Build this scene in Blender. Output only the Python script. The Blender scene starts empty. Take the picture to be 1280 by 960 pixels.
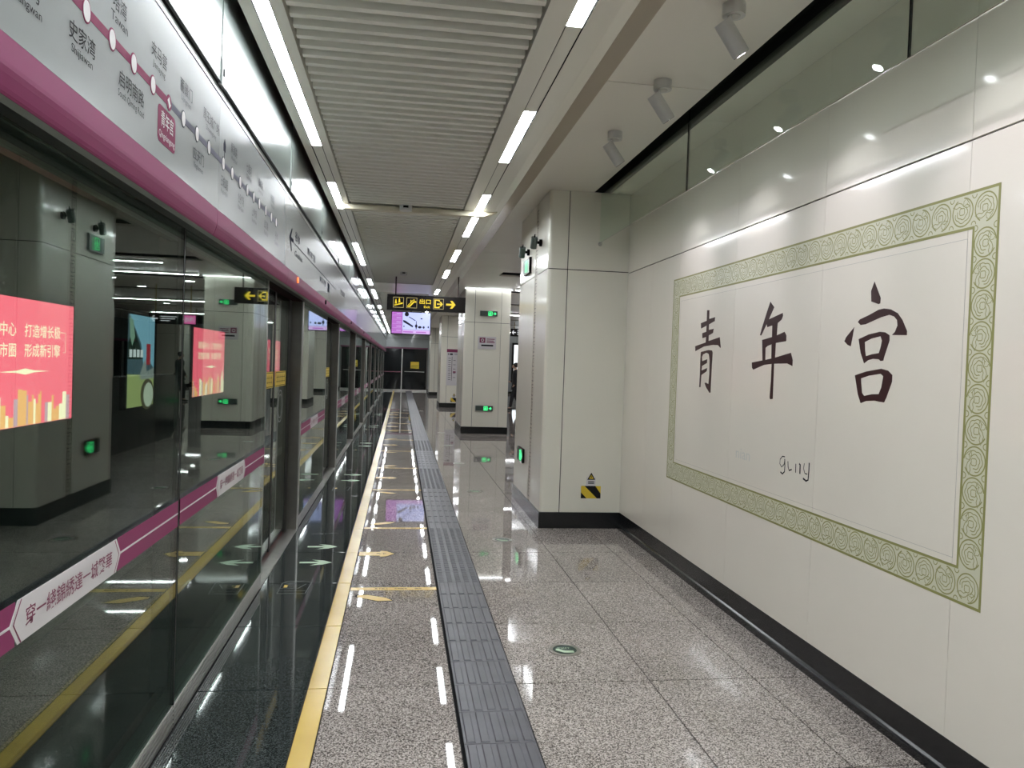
import bpy, bmesh, math, random
from mathutils import Vector, Matrix
from mathutils.geometry import tessellate_polygon
random.seed(7)
R = math.radians
scn = bpy.context.scene
COL = scn.collection

# ------------------------------------------------------------------ camera, world, exposure
cam_d = bpy.data.cameras.new('camera')
cam = bpy.data.objects.new('camera', cam_d); COL.objects.link(cam); scn.camera = cam
F_PX = 969.42
cam_d.sensor_width = 36.0; cam_d.lens = F_PX / 1280 * 36.0; cam_d.clip_start = 0.05; cam_d.clip_end = 200
yaw, pitch, roll = 0.142980838, 0.0235638289, 0.0345529991
Bm = Matrix(((1, 0, 0), (0, 0, -1), (0, 1, 0)))
Rz = Matrix(((math.cos(yaw), -math.sin(yaw), 0), (math.sin(yaw), math.cos(yaw), 0), (0, 0, 1)))
Rx = Matrix(((1, 0, 0), (0, math.cos(pitch), -math.sin(pitch)), (0, math.sin(pitch), math.cos(pitch))))
Rr = Matrix(((math.cos(roll), -math.sin(roll), 0), (math.sin(roll), math.cos(roll), 0), (0, 0, 1)))
M = Rr @ Rx @ Bm @ Rz
rot = Matrix((M[0], -Vector(M[1]), -Vector(M[2]))).transposed()
cam.matrix_world = Matrix.Translation((0, 0, 1.55)) @ rot.to_4x4()

w = bpy.data.worlds.new('world'); scn.world = w; w.use_nodes = True
w.node_tree.nodes['Background'].inputs[0].default_value = (0.02, 0.02, 0.022, 1)
w.node_tree.nodes['Background'].inputs[1].default_value = 1.0
scn.view_settings.view_transform = 'Standard'; scn.view_settings.look = 'None'
scn.view_settings.gamma = 1.0; scn.view_settings.exposure = 1.52
scn.view_settings.use_curve_mapping = False
TUBE = 19.0          # strength of the ceiling tubes
SPOT_W = 7.0        # watts of each wall spotlight

# ------------------------------------------------------------------ materials
MATS = {}
def mat(name, col, rough=0.5, metal=0.0, coat=0.0, spec=0.5, emit=None, estr=0.0, coat_r=0.03):
    if name in MATS: return MATS[name]
    m = bpy.data.materials.new(name); m.use_nodes = True; MATS[name] = m
    b = m.node_tree.nodes['Principled BSDF']
    b.inputs['Base Color'].default_value = (*col, 1); b.inputs['Roughness'].default_value = rough
    b.inputs['Metallic'].default_value = metal; b.inputs['Coat Weight'].default_value = coat
    b.inputs['Coat Roughness'].default_value = coat_r; b.inputs['Specular IOR Level'].default_value = spec
    if emit:
        b.inputs['Emission Color'].default_value = (*emit, 1); b.inputs['Emission Strength'].default_value = estr
    return m
def nd(m, t, **kw):
    n = m.node_tree.nodes.new(t)
    for k, v in kw.items():
        if k in n.inputs: n.inputs[k].default_value = v
        else: setattr(n, k, v)
    return n
def lk(m, a, b): m.node_tree.links.new(a, b)
def vary(m, base, amp=0.06, scale=3.0, rough=None, bump=0.0, bscale=2.0):
    """mild procedural mottling of the colour (and faint waviness) in world space"""
    b = m.node_tree.nodes['Principled BSDF']
    g = nd(m, 'ShaderNodeNewGeometry'); n = nd(m, 'ShaderNodeTexNoise', Scale=scale, Detail=4.0)
    lk(m, g.outputs['Position'], n.inputs['Vector'])
    r = nd(m, 'ShaderNodeMapRange'); r.inputs[1].default_value = 0.3; r.inputs[2].default_value = 0.7
    r.inputs[3].default_value = 1 - amp; r.inputs[4].default_value = 1 + amp * 0.5
    lk(m, n.outputs[0], r.inputs[0])
    x = nd(m, 'ShaderNodeVectorMath', operation='SCALE'); x.inputs[0].default_value = base
    lk(m, r.outputs[0], x.inputs['Scale']); lk(m, x.outputs[0], b.inputs['Base Color'])
    if bump:
        n2 = nd(m, 'ShaderNodeTexNoise', Scale=bscale, Detail=1.0); lk(m, g.outputs['Position'], n2.inputs['Vector'])
        bp = nd(m, 'ShaderNodeBump'); bp.inputs['Strength'].default_value = bump; bp.inputs['Distance'].default_value = 0.02
        lk(m, n2.outputs[0], bp.inputs['Height']); lk(m, bp.outputs[0], b.inputs['Normal'])
        lk(m, bp.outputs[0], b.inputs['Coat Normal'])
    return m
def granite(name, lo, mid, hi, rough, grain=215.0, coat=0.0):
    m = mat(name, mid, rough); b = m.node_tree.nodes['Principled BSDF']
    g = nd(m, 'ShaderNodeNewGeometry')
    v = nd(m, 'ShaderNodeTexVoronoi', Scale=grain); lk(m, g.outputs['Position'], v.inputs['Vector'])
    s = nd(m, 'ShaderNodeSeparateColor'); lk(m, v.outputs['Color'], s.inputs[0])
    n = nd(m, 'ShaderNodeTexNoise', Scale=grain * 0.45, Detail=3.0); lk(m, g.outputs['Position'], n.inputs['Vector'])
    a = nd(m, 'ShaderNodeMath', operation='MULTIPLY_ADD'); a.inputs[1].default_value = 0.55
    lk(m, s.outputs[0], a.inputs[0])
    a2 = nd(m, 'ShaderNodeMath', operation='MULTIPLY'); a2.inputs[1].default_value = 0.45
    lk(m, n.outputs[0], a2.inputs[0]); lk(m, a2.outputs[0], a.inputs[2])
    c = nd(m, 'ShaderNodeValToRGB'); e = c.color_ramp.elements
    e[0].position = 0.27; e[0].color = (*lo, 1); e[1].position = 0.68; e[1].color = (*hi, 1)
    k = e.new(0.45); k.color = (*mid, 1)
    lk(m, a.outputs[0], c.inputs[0])
    n3 = nd(m, 'ShaderNodeTexNoise', Scale=1.3, Detail=5.0); lk(m, g.outputs['Position'], n3.inputs['Vector'])
    r = nd(m, 'ShaderNodeMapRange'); r.inputs[1].default_value = 0.35; r.inputs[2].default_value = 0.65
    r.inputs[3].default_value = 0.86; r.inputs[4].default_value = 1.06; lk(m, n3.outputs[0], r.inputs[0])
    oi = nd(m, 'ShaderNodeObjectInfo'); r2 = nd(m, 'ShaderNodeMapRange'); r2.inputs[3].default_value = 0.95; r2.inputs[4].default_value = 1.05
    lk(m, oi.outputs['Random'], r2.inputs[0])
    mm = nd(m, 'ShaderNodeMath', operation='MULTIPLY'); lk(m, r.outputs[0], mm.inputs[0]); lk(m, r2.outputs[0], mm.inputs[1])
    x = nd(m, 'ShaderNodeVectorMath', operation='SCALE'); lk(m, c.outputs[0], x.inputs[0]); lk(m, mm.outputs[0], x.inputs['Scale'])
    lk(m, x.outputs[0], b.inputs['Base Color'])
    return m
def glass_mat(name, tint, f0=0.04):
    """thin architectural pane: Schlick reflection over a tinted see-through body"""
    m = bpy.data.materials.new(name); m.use_nodes = True; MATS[name] = m
    nt = m.node_tree; nt.nodes.clear()
    out = nt.nodes.new('ShaderNodeOutputMaterial')
    g = nd(m, 'ShaderNodeNewGeometry')
    d = nd(m, 'ShaderNodeVectorMath', operation='DOT_PRODUCT'); lk(m, g.outputs['Normal'], d.inputs[0]); lk(m, g.outputs['Incoming'], d.inputs[1])
    ab = nd(m, 'ShaderNodeMath', operation='ABSOLUTE'); lk(m, d.outputs['Value'], ab.inputs[0])
    su = nd(m, 'ShaderNodeMath', operation='SUBTRACT'); su.inputs[0].default_value = 1.0; lk(m, ab.outputs[0], su.inputs[1])
    pw = nd(m, 'ShaderNodeMath', operation='POWER'); pw.inputs[1].default_value = 5.0; lk(m, su.outputs[0], pw.inputs[0])
    ma = nd(m, 'ShaderNodeMath', operation='MULTIPLY_ADD'); ma.inputs[1].default_value = 1 - f0; ma.inputs[2].default_value = f0
    lk(m, pw.outputs[0], ma.inputs[0])
    tr = nd(m, 'ShaderNodeBsdfTransparent'); tr.inputs[0].default_value = (*tint, 1)
    gl = nd(m, 'ShaderNodeBsdfGlossy'); gl.inputs['Roughness'].default_value = 0.0; gl.inputs[0].default_value = (0.93, 1.0, 0.96, 1)
    mx = nd(m, 'ShaderNodeMixShader'); lk(m, ma.outputs[0], mx.inputs[0]); lk(m, tr.outputs[0], mx.inputs[1]); lk(m, gl.outputs[0], mx.inputs[2])
    lk(m, mx.outputs[0], out.inputs[0])
    return m
EK = 0.37      # everything luminous except the lamps, relative to the exposure
def emis(name, col, s, lamp=False):
    return mat(name, (0.02, 0.02, 0.02), 0.4, emit=col, estr=s if lamp else s * EK)

GRANITE = granite('speckled_granite', (0.075, 0.065, 0.059), (0.245, 0.215, 0.196), (0.59, 0.53, 0.495), 0.025)
DARKGR = granite('dark_granite', (0.014, 0.018, 0.018), (0.022, 0.027, 0.027), (0.06, 0.07, 0.068), 0.05, 260)
GROUT = mat('grout', (0.012, 0.012, 0.012), 0.9)
YTILE = vary(mat('yellow_tile', (0.62, 0.43, 0.09), 0.22), (0.62, 0.43, 0.09), 0.12, 2.0)
TACT = vary(mat('tactile_rubber', (0.10, 0.096, 0.105), 0.38), (0.10, 0.10, 0.115), 0.2, 6.0)
WALL = vary(mat('cream_enamel', (0.79, 0.75, 0.655), 0.32, coat=0.5, coat_r=0.09), (0.79, 0.75, 0.655), 0.03, 1.5, bump=0.02, bscale=1.6)
COLM = vary(mat('column_enamel', (0.78, 0.76, 0.66), 0.3, coat=0.6, coat_r=0.09), (0.78, 0.76, 0.66), 0.03, 1.5, bump=0.03, bscale=1.4)
BLACKST = mat('black_plinth', (0.010, 0.011, 0.012), 0.18)
BLACK = mat('black_gap', (0.004, 0.004, 0.005), 0.8, spec=0.1)
WHITEP = vary(mat('header_white', (0.27, 0.29, 0.295), 0.25, coat=0.4, coat_r=0.05), (0.27, 0.29, 0.295), 0.02, 2.0)
UPPERP = vary(mat('upper_enamel', (0.115, 0.135, 0.127), 0.3, coat=0.45, coat_r=0.03, spec=0.25), (0.115, 0.135, 0.127), 0.02, 2.0)
MAGENTA = mat('magenta_band', (0.24, 0.035, 0.115), 0.5, spec=0.3)
MAGTXT = mat('magenta_ink', (0.20, 0.02, 0.08), 0.4)
STEEL = vary(mat('brushed_steel', (0.55, 0.54, 0.52), 0.3, 1.0), (0.55, 0.54, 0.52), 0.1, 9.0)
DSTEEL = vary(mat('bronze_steel', (0.17, 0.16, 0.145), 0.32, 0.85), (0.17, 0.16, 0.145), 0.1, 9.0)
CHROME = mat('chrome', (0.75, 0.75, 0.75), 0.1, 1.0)
RUBBER = mat('black_rubber', (0.008, 0.008, 0.008), 0.45)
SOFFIT = vary(mat('soffit_white', (0.86, 0.83, 0.75), 0.42, coat=0.15, coat_r=0.2), (0.86, 0.83, 0.75), 0.02, 1.0)
TRIMC = vary(mat('ceiling_trim', (0.82, 0.80, 0.71), 0.35, coat=0.3, coat_r=0.15), (0.82, 0.80, 0.71), 0.02, 1.0)
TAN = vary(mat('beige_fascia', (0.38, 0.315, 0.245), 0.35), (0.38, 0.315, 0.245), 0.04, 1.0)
SLAT = mat('baffle_grey', (0.86, 0.85, 0.77), 0.32)
PLENUM = mat('plenum_dark', (0.015, 0.015, 0.015), 0.9)
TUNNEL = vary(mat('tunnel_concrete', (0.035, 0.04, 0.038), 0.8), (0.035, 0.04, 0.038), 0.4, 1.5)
TUBEM = emis('tube_light', (0.93, 0.97, 1.0), TUBE, True)
GLASS = glass_mat('screen_glass', (0.74, 0.84, 0.79), 0.045)
SGLASS = glass_mat('smoke_curtain_glass', (0.93, 0.97, 0.94), 0.05)
INK = mat('black_ink', (0.012, 0.012, 0.014), 0.6, spec=0.1)
GREYINK = mat('faded_ink', (0.085, 0.088, 0.10), 0.8, spec=0.0)
GREYINK2 = mat('faded_ink_darker', (0.045, 0.047, 0.06), 0.8, spec=0.0)
ROUTEM = mat('route_magenta', (0.20, 0.035, 0.085), 0.6, spec=0.1)
ROUTEG = mat('route_grey', (0.10, 0.10, 0.135), 0.6, spec=0.1)
WHITE = mat('white_print', (0.62, 0.60, 0.61), 0.6, spec=0.2)
YELP = mat('yellow_print', (0.72, 0.52, 0.04), 0.35)
YELD = mat('yellow_floor_print', (0.66, 0.44, 0.08), 0.3)
CALLI = mat('calligraphy_ink', (0.034, 0.011, 0.012), 0.35)
OLIVE = mat('olive_line', (0.27, 0.27, 0.09), 0.4)
FIELD = mat('pale_green_field', (0.62, 0.62, 0.47), 0.4, coat=0.3, coat_r=0.15)
GREENE = emis('exit_green', (0.05, 0.9, 0.25), 2.2)
SIGNGR = mat('exit_sign_body', (0.06, 0.08, 0.07), 0.3)
YELE = emis('sign_yellow', (1.0, 0.72, 0.02), 0.95)
YELF = emis('sign_frame_yellow', (0.9, 0.75, 0.3), 0.65)
SIGNB = mat('sign_black', (0.008, 0.006, 0.005), 0.45, spec=0.2)
WHE = emis('sign_white', (0.8, 0.8, 0.85), 1.0)
PINKE = emis('sign_pink', (1.0, 0.15, 0.5), 1.0)
LUMI = mat('photoluminescent', (0.50, 0.66, 0.48), 0.35)
DGREEN = mat('dark_green_disc', (0.01, 0.04, 0.03), 0.3)

# ------------------------------------------------------------------ builders
def link(o, parent=None):
    COL.objects.link(o)
    if parent is not None:
        o.parent = parent
        mw = Matrix.Translation(parent.location) if parent.parent is None else Matrix.Translation(parent['wl'])
        o.matrix_parent_inverse = mw.inverted()
    o['wl'] = list(o.location)
    return o
def clean():
    for o in bpy.data.objects:
        if 'wl' in o: del o['wl']
def tag(o, label=None, cat=None, group=None, kind=None):
    if label: o['label'] = label
    if cat: o['category'] = cat
    if group: o['group'] = group
    if kind: o['kind'] = kind
    return o
def empty(name, loc, label=None, cat=None, group=None, kind=None):
    o = bpy.data.objects.new(name, None); o.location = loc; o.empty_display_size = 0.05
    link(o); tag(o, label, cat, group, kind); return o

class MB:
    def __init__(s): s.v = []; s.f = []; s.mi = []; s.mats = []; s.sm = []
    def m(s, m):
        if m not in s.mats: s.mats.append(m)
        return s.mats.index(m)
    def add(s, vs, fs, m, smooth=False):
        n = len(s.v); s.v += [tuple(v) for v in vs]; k = s.m(m)
        for f in fs: s.f.append(tuple(i + n for i in f)); s.mi.append(k); s.sm.append(smooth)
        return s
    def box(s, x0, x1, y0, y1, z0, z1, m):
        vs = [(x, y, z) for z in (z0, z1) for y in (y0, y1) for x in (x0, x1)]
        return s.add(vs, [(0, 2, 3, 1), (4, 5, 7, 6), (0, 1, 5, 4), (2, 6, 7, 3), (0, 4, 6, 2), (1, 3, 7, 5)], m)
    def bbox(s, x0, x1, y0, y1, z0, z1, m, b=0.004):
        """box with chamfered vertical and top edges"""
        def ring(d, z): return [(x0 + d, y0 + b, z), (x0 + b, y0 + d, z), (x1 - b, y0 + d, z), (x1 - d, y0 + b, z), (x1 - d, y1 - b, z), (x1 - b, y1 - d, z), (x0 + b, y1 - d, z), (x0 + d, y1 - b, z)]
        vs = ring(0, z0) + ring(0, z1 - b) + ring(b * 0.8, z1)
        fs = [tuple(reversed(range(8))), tuple(range(16, 24))]
        for k in (0, 8):
            for i in range(8): j = (i + 1) % 8; fs.append((k + i, k + j, k + 8 + j, k + 8 + i))
        return s.add(vs, fs, m)
    def ext(s, prof, y0, y1, m, closed=True, caps=True, smooth=False):
        """profile of (x,z) swept along Y"""
        n = len(prof); vs = [(x, y0, z) for x, z in prof] + [(x, y1, z) for x, z in prof]
        fs = [(i, (i + 1) % n, n + (i + 1) % n, n + i) for i in range(n if closed else n - 1)]
        if caps and closed: fs += [tuple(reversed(range(n))), tuple(range(n, 2 * n))]
        return s.add(vs, fs, m, smooth)
    def extz(s, prof, z0, z1, m, smooth=False):
        """outline of (x,y) raised along Z"""
        n = len(prof); vs = [(x, y, z0) for x, y in prof] + [(x, y, z1) for x, y in prof]
        fs = [(i, (i + 1) % n, n + (i + 1) % n, n + i) for i in range(n)] + [tuple(reversed(range(n))), tuple(range(n, 2 * n))]
        return s.add(vs, fs, m, smooth)
    def cyl(s, p0, p1, r0, m, r1=None, n=16, smooth=True):
        p0 = Vector(p0); p1 = Vector(p1); r1 = r0 if r1 is None else r1
        d = (p1 - p0).normalized(); a = d.orthogonal().normalized(); b = d.cross(a)
        vs = []
        for p, r in ((p0, r0), (p1, r1)):
            for i in range(n):
                t = 2 * math.pi * i / n; vs.append(p + a * r * math.cos(t) + b * r * math.sin(t))
        s.add(vs, [(i, (i + 1) % n, n + (i + 1) % n, n + i) for i in range(n)], m, smooth)
        s.add(vs, [tuple(reversed(range(n))), tuple(range(n, 2 * n))], m)
        return s
    def sphere(s, c, r, m, nu=12, nv=8, sc=(1, 1, 1)):
        vs = []; fs = []
        for j in range(nv + 1):
            ph = math.pi * j / nv
            for i in range(nu):
                t = 2 * math.pi * i / nu
                vs.append((c[0] + r * sc[0] * math.sin(ph) * math.cos(t), c[1] + r * sc[1] * math.sin(ph) * math.sin(t), c[2] + r * sc[2] * math.cos(ph)))
        for j in range(nv):
            for i in range(nu): fs.append((j * nu + i, (j + 1) * nu + i, (j + 1) * nu + (i + 1) % nu, j * nu + (i + 1) % nu))
        return s.add(vs, fs, m, True)
    # flat shapes in a frame
    def poly(s, fr, loops, m, t=0.001, lift=0.0):
        """2-D polygon (first loop outer, others holes) in frame fr, given a thickness t"""
        o, U, V, N = fr
        if isinstance(loops[0][0], (int, float)): loops = [loops]
        flat = [p for L in loops for p in L]
        tri = tessellate_polygon([[Vector((p[0], p[1], 0)) for p in L] for L in loops])
        P = lambda p, h: o + U * p[0] + V * p[1] + N * h
        a = [P(p, lift + t) for p in flat]; b = [P(p, lift) for p in flat]; n = len(flat)
        fs = []
        for q in tri:
            A, B, C = (Vector((*flat[i], 0)) for i in q)
            if (B - A).cross(C - A).z < 0: q = (q[0], q[2], q[1])
            fs.append(tuple(q))
        k = 0; sides = []
        for L in loops:
            for i in range(len(L)):
                i0 = k + i; i1 = k + (i + 1) % len(L); sides.append((i0, i1, n + i1, n + i0))
            k += len(L)
        return s.add(a + b, fs + sides, m)
    def rect(s, fr, u0, u1, v0, v1, m, t=0.001, lift=0.0):
        return s.poly(fr, [(u0, v0), (u1, v0), (u1, v1), (u0, v1)], m, t, lift)
    def ribbon(s, fr, pts, wd, m, lift=0.0):
        o, U, V, N = fr; pts = [Vector((p[0], p[1])) for p in pts]; L = []; Rr_ = []
        for i, p in enumerate(pts):
            d = (pts[min(i + 1, len(pts) - 1)] - pts[max(i - 1, 0)])
            if d.length < 1e-9: d = Vector((1, 0))
            d.normalize(); nrm = Vector((-d.y, d.x)) * wd / 2
            L.append(p + nrm); Rr_.append(p - nrm)
        vs = [o + U * p.x + V * p.y + N * lift for p in L] + [o + U * p.x + V * p.y + N * lift for p in Rr_]
        n = len(pts)
        return s.add(vs, [(n + i, n + i + 1, i + 1, i) for i in range(n - 1)], m)
    def disc(s, fr, c, r, m, t=0.001, lift=0.0, n=24, inner=None, ry=None):
        ry = ry or r
        o_ = [(c[0] + r * math.cos(2 * math.pi * i / n), c[1] + ry * math.sin(2 * math.pi * i / n)) for i in range(n)]
        if inner:
            k = inner / r
            return s.poly(fr, [o_, [(c[0] + (p[0] - c[0]) * k, c[1] + (p[1] - c[1]) * k) for p in o_]], m, t, lift)
        return s.poly(fr, o_, m, t, lift)
    def mesh(s, name):
        me = bpy.data.meshes.new(name); me.from_pydata(s.v, [], s.f)
        for m in s.mats: me.materials.append(m)
        me.polygons.foreach_set('material_index', s.mi); me.polygons.foreach_set('use_smooth', s.sm); me.update()
        return me
    def obj(s, name, parent=None, label=None, cat=None, group=None, kind=None):
        o = bpy.data.objects.new(name, s.mesh(name)); link(o, parent); tag(o, label, cat, group, kind); return o
def inst(name, me, loc, parent=None, rz=0.0):
    o = bpy.data.objects.new(name, me); o.location = loc; o.rotation_euler = (0, 0, rz); link(o, parent); return o

X, Y, Z = Vector((1, 0, 0)), Vector((0, 1, 0)), Vector((0, 0, 1))
def frL(x, y, z): return (Vector((x, y, z)), Y, Z, X)          # faces +X, reads towards +Y
def frR(x, y, z): return (Vector((x, y, z)), -Y, Z, -X)        # faces -X
def frF(x, y, z): return (Vector((x, y, z)), X, Z, -Y)         # faces the camera (-Y)
def frD(x, y, z): return (Vector((x, y, z)), X, Y, Z)          # lies on the floor
_tc = {}
def glyphs(body, bold=0.0):
    if (body, bold) in _tc: return _tc[(body, bold)]
    c = bpy.data.curves.new('t', 'FONT'); c.body = body; c.size = 1.0; c.resolution_u = 2; c.offset = bold; c.fill_mode = 'FRONT'
    o = bpy.data.objects.new('t', c); COL.objects.link(o)
    bpy.context.view_layer.update()
    me = bpy.data.meshes.new_from_object(o.evaluated_get(bpy.context.evaluated_depsgraph_get()))
    vs = [tuple(v.co) for v in me.vertices]; fs = [tuple(p.vertices) for p in me.polygons]
    bpy.data.objects.remove(o); bpy.data.curves.remove(c); bpy.data.meshes.remove(me)
    x0 = min(v[0] for v in vs); x1 = max(v[0] for v in vs); y0 = min(v[1] for v in vs); y1 = max(v[1] for v in vs)
    _tc[(body, bold)] = (vs, fs, x0, x1, y0, y1); return _tc[(body, bold)]
def text(mb, fr, body, u0, u1, v0, v1, m, lift=0.002, bold=0.0):
    """lettering fitted to the rectangle u0..u1, v0..v1 of the frame"""
    vs, fs, x0, x1, y0, y1 = glyphs(body, bold); o, U, V, N = fr
    if (x1 - x0) < 1e-6: x1 = x0 + 1
    if (y1 - y0) < 0.25: y0 -= 0.3; y1 += 0.3
    P = [o + U * (u0 + (v[0] - x0) / (x1 - x0) * (u1 - u0)) + V * (v0 + (v[1] - y0) / (y1 - y0) * (v1 - v0)) + N * lift for v in vs]
    mb.add(P, fs, m)

Y_BACK, Y_END = -5.0, 42.0
ROW0, ROW = 3.70, 0.88
rows = [ROW0 + ROW * k for k in range(-10, 44)]
G = 0.003

# ================================================================== SETTING: floor
fl = MB()
fl.box(-0.99, 12.6, Y_BACK, Y_END + 1.5, -0.25, -0.006, GROUT)
floor = fl.obj('floor', kind='structure')
def tile_cols(name, cols, m, ymax, y_from=-1.7):
    for (x0, x1) in cols:
        me = MB().bbox(-(x1 - x0) / 2 + G, (x1 - x0) / 2 - G, -ROW / 2 + G * 1.4, ROW / 2 - G * 1.4, -0.006, 0.0, m, b=0.001).mesh(name)
        for y in rows:
            if y >= y_from and y + ROW <= ymax:
                inst(name, me, ((x0 + x1) / 2, y + ROW / 2, 0), floor)
def tile_far(name, cols, m, y_from, y_to=Y_END + 1):
    b = MB()
    for (x0, x1) in cols:
        for y in rows:
            if y >= y_from - 0.01 and y < y_to:
                b.box(x0 + G, x1 - G, y + G, min(y + ROW, y_to) - G, -0.006, 0.0, m)
    b.obj(name, floor, kind='stuff')
CUT = ROW0 + ROW * 12
PLAT = [(-0.295, 0.29), (0.603, 1.28), (1.28, 1.83)]
tile_cols('floor_tile', PLAT, GRANITE, CUT + 0.01)
tile_cols('floor_tile', [(1.83, 2.15)], GRANITE, ROW0 + ROW * 4 + 0.01)
tile_cols('dark_floor_tile', [(-0.885, -0.388)], DARKGR, CUT + 0.01)
tile_cols('yellow_edge_tile', [(-0.388, -0.295)], YTILE, CUT + 0.01)
tile_far('floor_tile_field', PLAT, GRANITE, CUT)
hall_cols = [(1.83 + 0.87 * i, 1.83 + 0.87 * (i + 1)) for i in range(0, 11)]
tile_far('floor_tile_field', hall_cols[:1], GRANITE, ROW0 + ROW * 4)
tile_far('floor_tile_field', hall_cols[1:], GRANITE, ROW0 + ROW * 2)
tile_far('dark_floor_tile_field', [(-0.885, -0.388), (11.4, 11.7)], DARKGR, CUT)
tile_far('yellow_edge_tile_field', [(-0.388, -0.295)], YTILE, CUT)
tile_far('floor_tile_field', PLAT + [(1.83, 2.15)], GRANITE, rows[0], rows[0] + 3.53)
tile_far('dark_floor_tile_field', [(-0.885, -0.388)], DARKGR, rows[0], rows[0] + 3.53)
tile_far('yellow_edge_tile_field', [(-0.388, -0.295)], YTILE, rows[0], rows[0] + 3.53)
MB().box(0.2925, 0.303, Y_BACK, Y_END, -0.006, 0.002, BLACK).obj('tactile_edge_strip', floor)

# tactile paving tiles 0.293 m: bars, and studs in front of each door
TP = ROW / 3
def tact_mesh(studs):
    b = MB(); x0, x1 = 0.303, 0.601; w_ = x1 - x0
    b.box(-w_ / 2 + 0.001, w_ / 2 - 0.001, -TP / 2 + 0.0015, TP / 2 - 0.0015, -0.006, 0.001, TACT)
    def bump(cx, cy, hx, hy):
        r = 0.004
        lo = [(cx - hx, cy - hy, 0.001), (cx + hx, cy - hy, 0.001), (cx + hx, cy + hy, 0.001), (cx - hx, cy + hy, 0.001)]
        hi = [(cx - hx + r, cy - hy + r, 0.0055), (cx + hx - r, cy - hy + r, 0.0055), (cx + hx - r, cy + hy - r, 0.0055), (cx - hx + r, cy + hy - r, 0.0055)]
        b.add(lo + hi, [(0, 1, 5, 4), (1, 2, 6, 5), (2, 3, 7, 6), (3, 0, 4, 7), (4, 5, 6, 7)], TACT)
    if studs:
        for i in range(5):
            for j in range(7): bump(-w_ / 2 + w_ * (i + 0.5) / 5, -TP / 2 + TP * (j + 0.5) / 7, 0.019, 0.0125)
    else:
        for i in range(5): bump(-w_ / 2 + w_ * (i + 0.5) / 5, 0, 0.0195, TP / 2 - 0.010)
    return b.mesh('tactile_tile')
TB, TS = tact_mesh(False), tact_mesh(True)
DOORS = [6.29 + 4.13 * k for k in range(0, 9)]
def is_stud(y): return any(dc - 0.85 < y < dc + 0.92 for dc in DOORS)
far = MB(); k = 0
y = ROW0 - 10 * ROW
while y + TP < Y_END - 0.2:
    st = is_stud(y + TP / 2)
    cy = y + TP / 2; me = TS if st else TB
    if -1 < y < 17: inst('tactile_tile', me, ((0.303 + 0.601) / 2, cy, 0), floor)
    else:
        far.add([(v.co.x + 0.452, v.co.y + cy, v.co.z) for v in TB.vertices], [tuple(p.vertices) for p in TB.polygons], TACT)
    y += TP
far.obj('tactile_tile_field', floor, kind='stuff')

# ================================================================== SETTING: ceiling
ce = MB(); ce.box(-5.2, 12.6, Y_BACK, Y_END + 1.5, 3.75, 3.85, PLENUM)
ceiling = ce.obj('ceiling', kind='structure')
ZC = 3.07
MB().box(-0.56, 0.58, Y_BACK, Y_END, 3.20, 3.215, PLENUM).obj('plenum_board', ceiling)
t = MB()
t.box(-0.738, -0.682, Y_BACK, Y_END, ZC, ZC + 0.06, TRIMC)
t.box(-0.603, -0.549, Y_BACK, Y_END, ZC, ZC + 0.10, TRIMC)
t.obj('ceiling_trim_panel', ceiling)
t = MB()
t.box(0.569, 0.678, Y_BACK, Y_END, ZC, ZC + 0.10, TRIMC)
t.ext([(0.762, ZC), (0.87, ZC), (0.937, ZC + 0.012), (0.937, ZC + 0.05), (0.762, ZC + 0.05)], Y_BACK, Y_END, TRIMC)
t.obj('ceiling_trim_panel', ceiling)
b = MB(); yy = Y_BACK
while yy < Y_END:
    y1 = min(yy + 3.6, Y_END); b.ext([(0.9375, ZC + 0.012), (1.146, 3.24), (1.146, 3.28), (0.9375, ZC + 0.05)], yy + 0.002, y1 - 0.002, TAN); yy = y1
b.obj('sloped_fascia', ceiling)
# housings over the light lines (seen in the dark lengths between the tubes)
t = MB()
for x0, x1 in ((-0.682, -0.603), (0.678, 0.762)):
    t.box(x0, x1, Y_BACK, Y_END, ZC + 0.07, ZC + 0.09, TRIMC)
    t.box(x0, x0 + 0.003, Y_BACK, Y_END, ZC - 0.0, ZC + 0.08, BLACK); t.box(x1 - 0.005, x1, Y_BACK, Y_END, ZC + 0.001, ZC + 0.08, BLACK)
t.obj('light_channel', ceiling)
def gaps(on, x0, x1):
    y = Y_BACK; t = MB()
    for a, c in sorted(on) + [(Y_END, Y_END)]:
        if a - y > 0.02: t.box(x0 + 0.006, x1 - 0.006, y + 0.003, a - 0.003, ZC + 0.003, ZC + 0.012, TRIMC)
        y = max(y, c)
    t.obj('light_channel_cover', ceiling)
# platform soffit, with joints
def slabs(b, x0, x1, joints, z0, z1, m, g=0.003):
    for a, c in zip(joints[:-1], joints[1:]): b.box(x0, x1, a + g, c - g, z0, z1, m)
J = [Y_BACK, -2.72, 0.88, 4.48, 8.08, 11.68, 13.4, 15.3, 18.9, 22.5, 26.1, 29.7, 33.3, 36.9, 40.5, Y_END]
for a, c in zip(J[:-1], J[1:]):
    MB().box(1.146, 1.787, a + 0.0045, c - 0.0045, 3.24, 3.27, SOFFIT).obj('soffit_panel', ceiling)
t = MB(); t.box(1.7875, 1.945, Y_BACK, 7.29, 3.36, 3.38, PLENUM); t.box(1.7875, 1.790, Y_BACK, 7.29, 3.27, 3.38, PLENUM); t.box(1.9425, 1.945, Y_BACK, 7.29, 3.235, 3.38, PLENUM)
t.obj('dark_slot', ceiling)
t = MB(); slabs(t, 1.9455, 2.15, [Y_BACK, -1.9, 0.4, 2.7, 5.0, 7.29], 3.235, 3.27, SOFFIT); t.obj('soffit_panel', ceiling)
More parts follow.
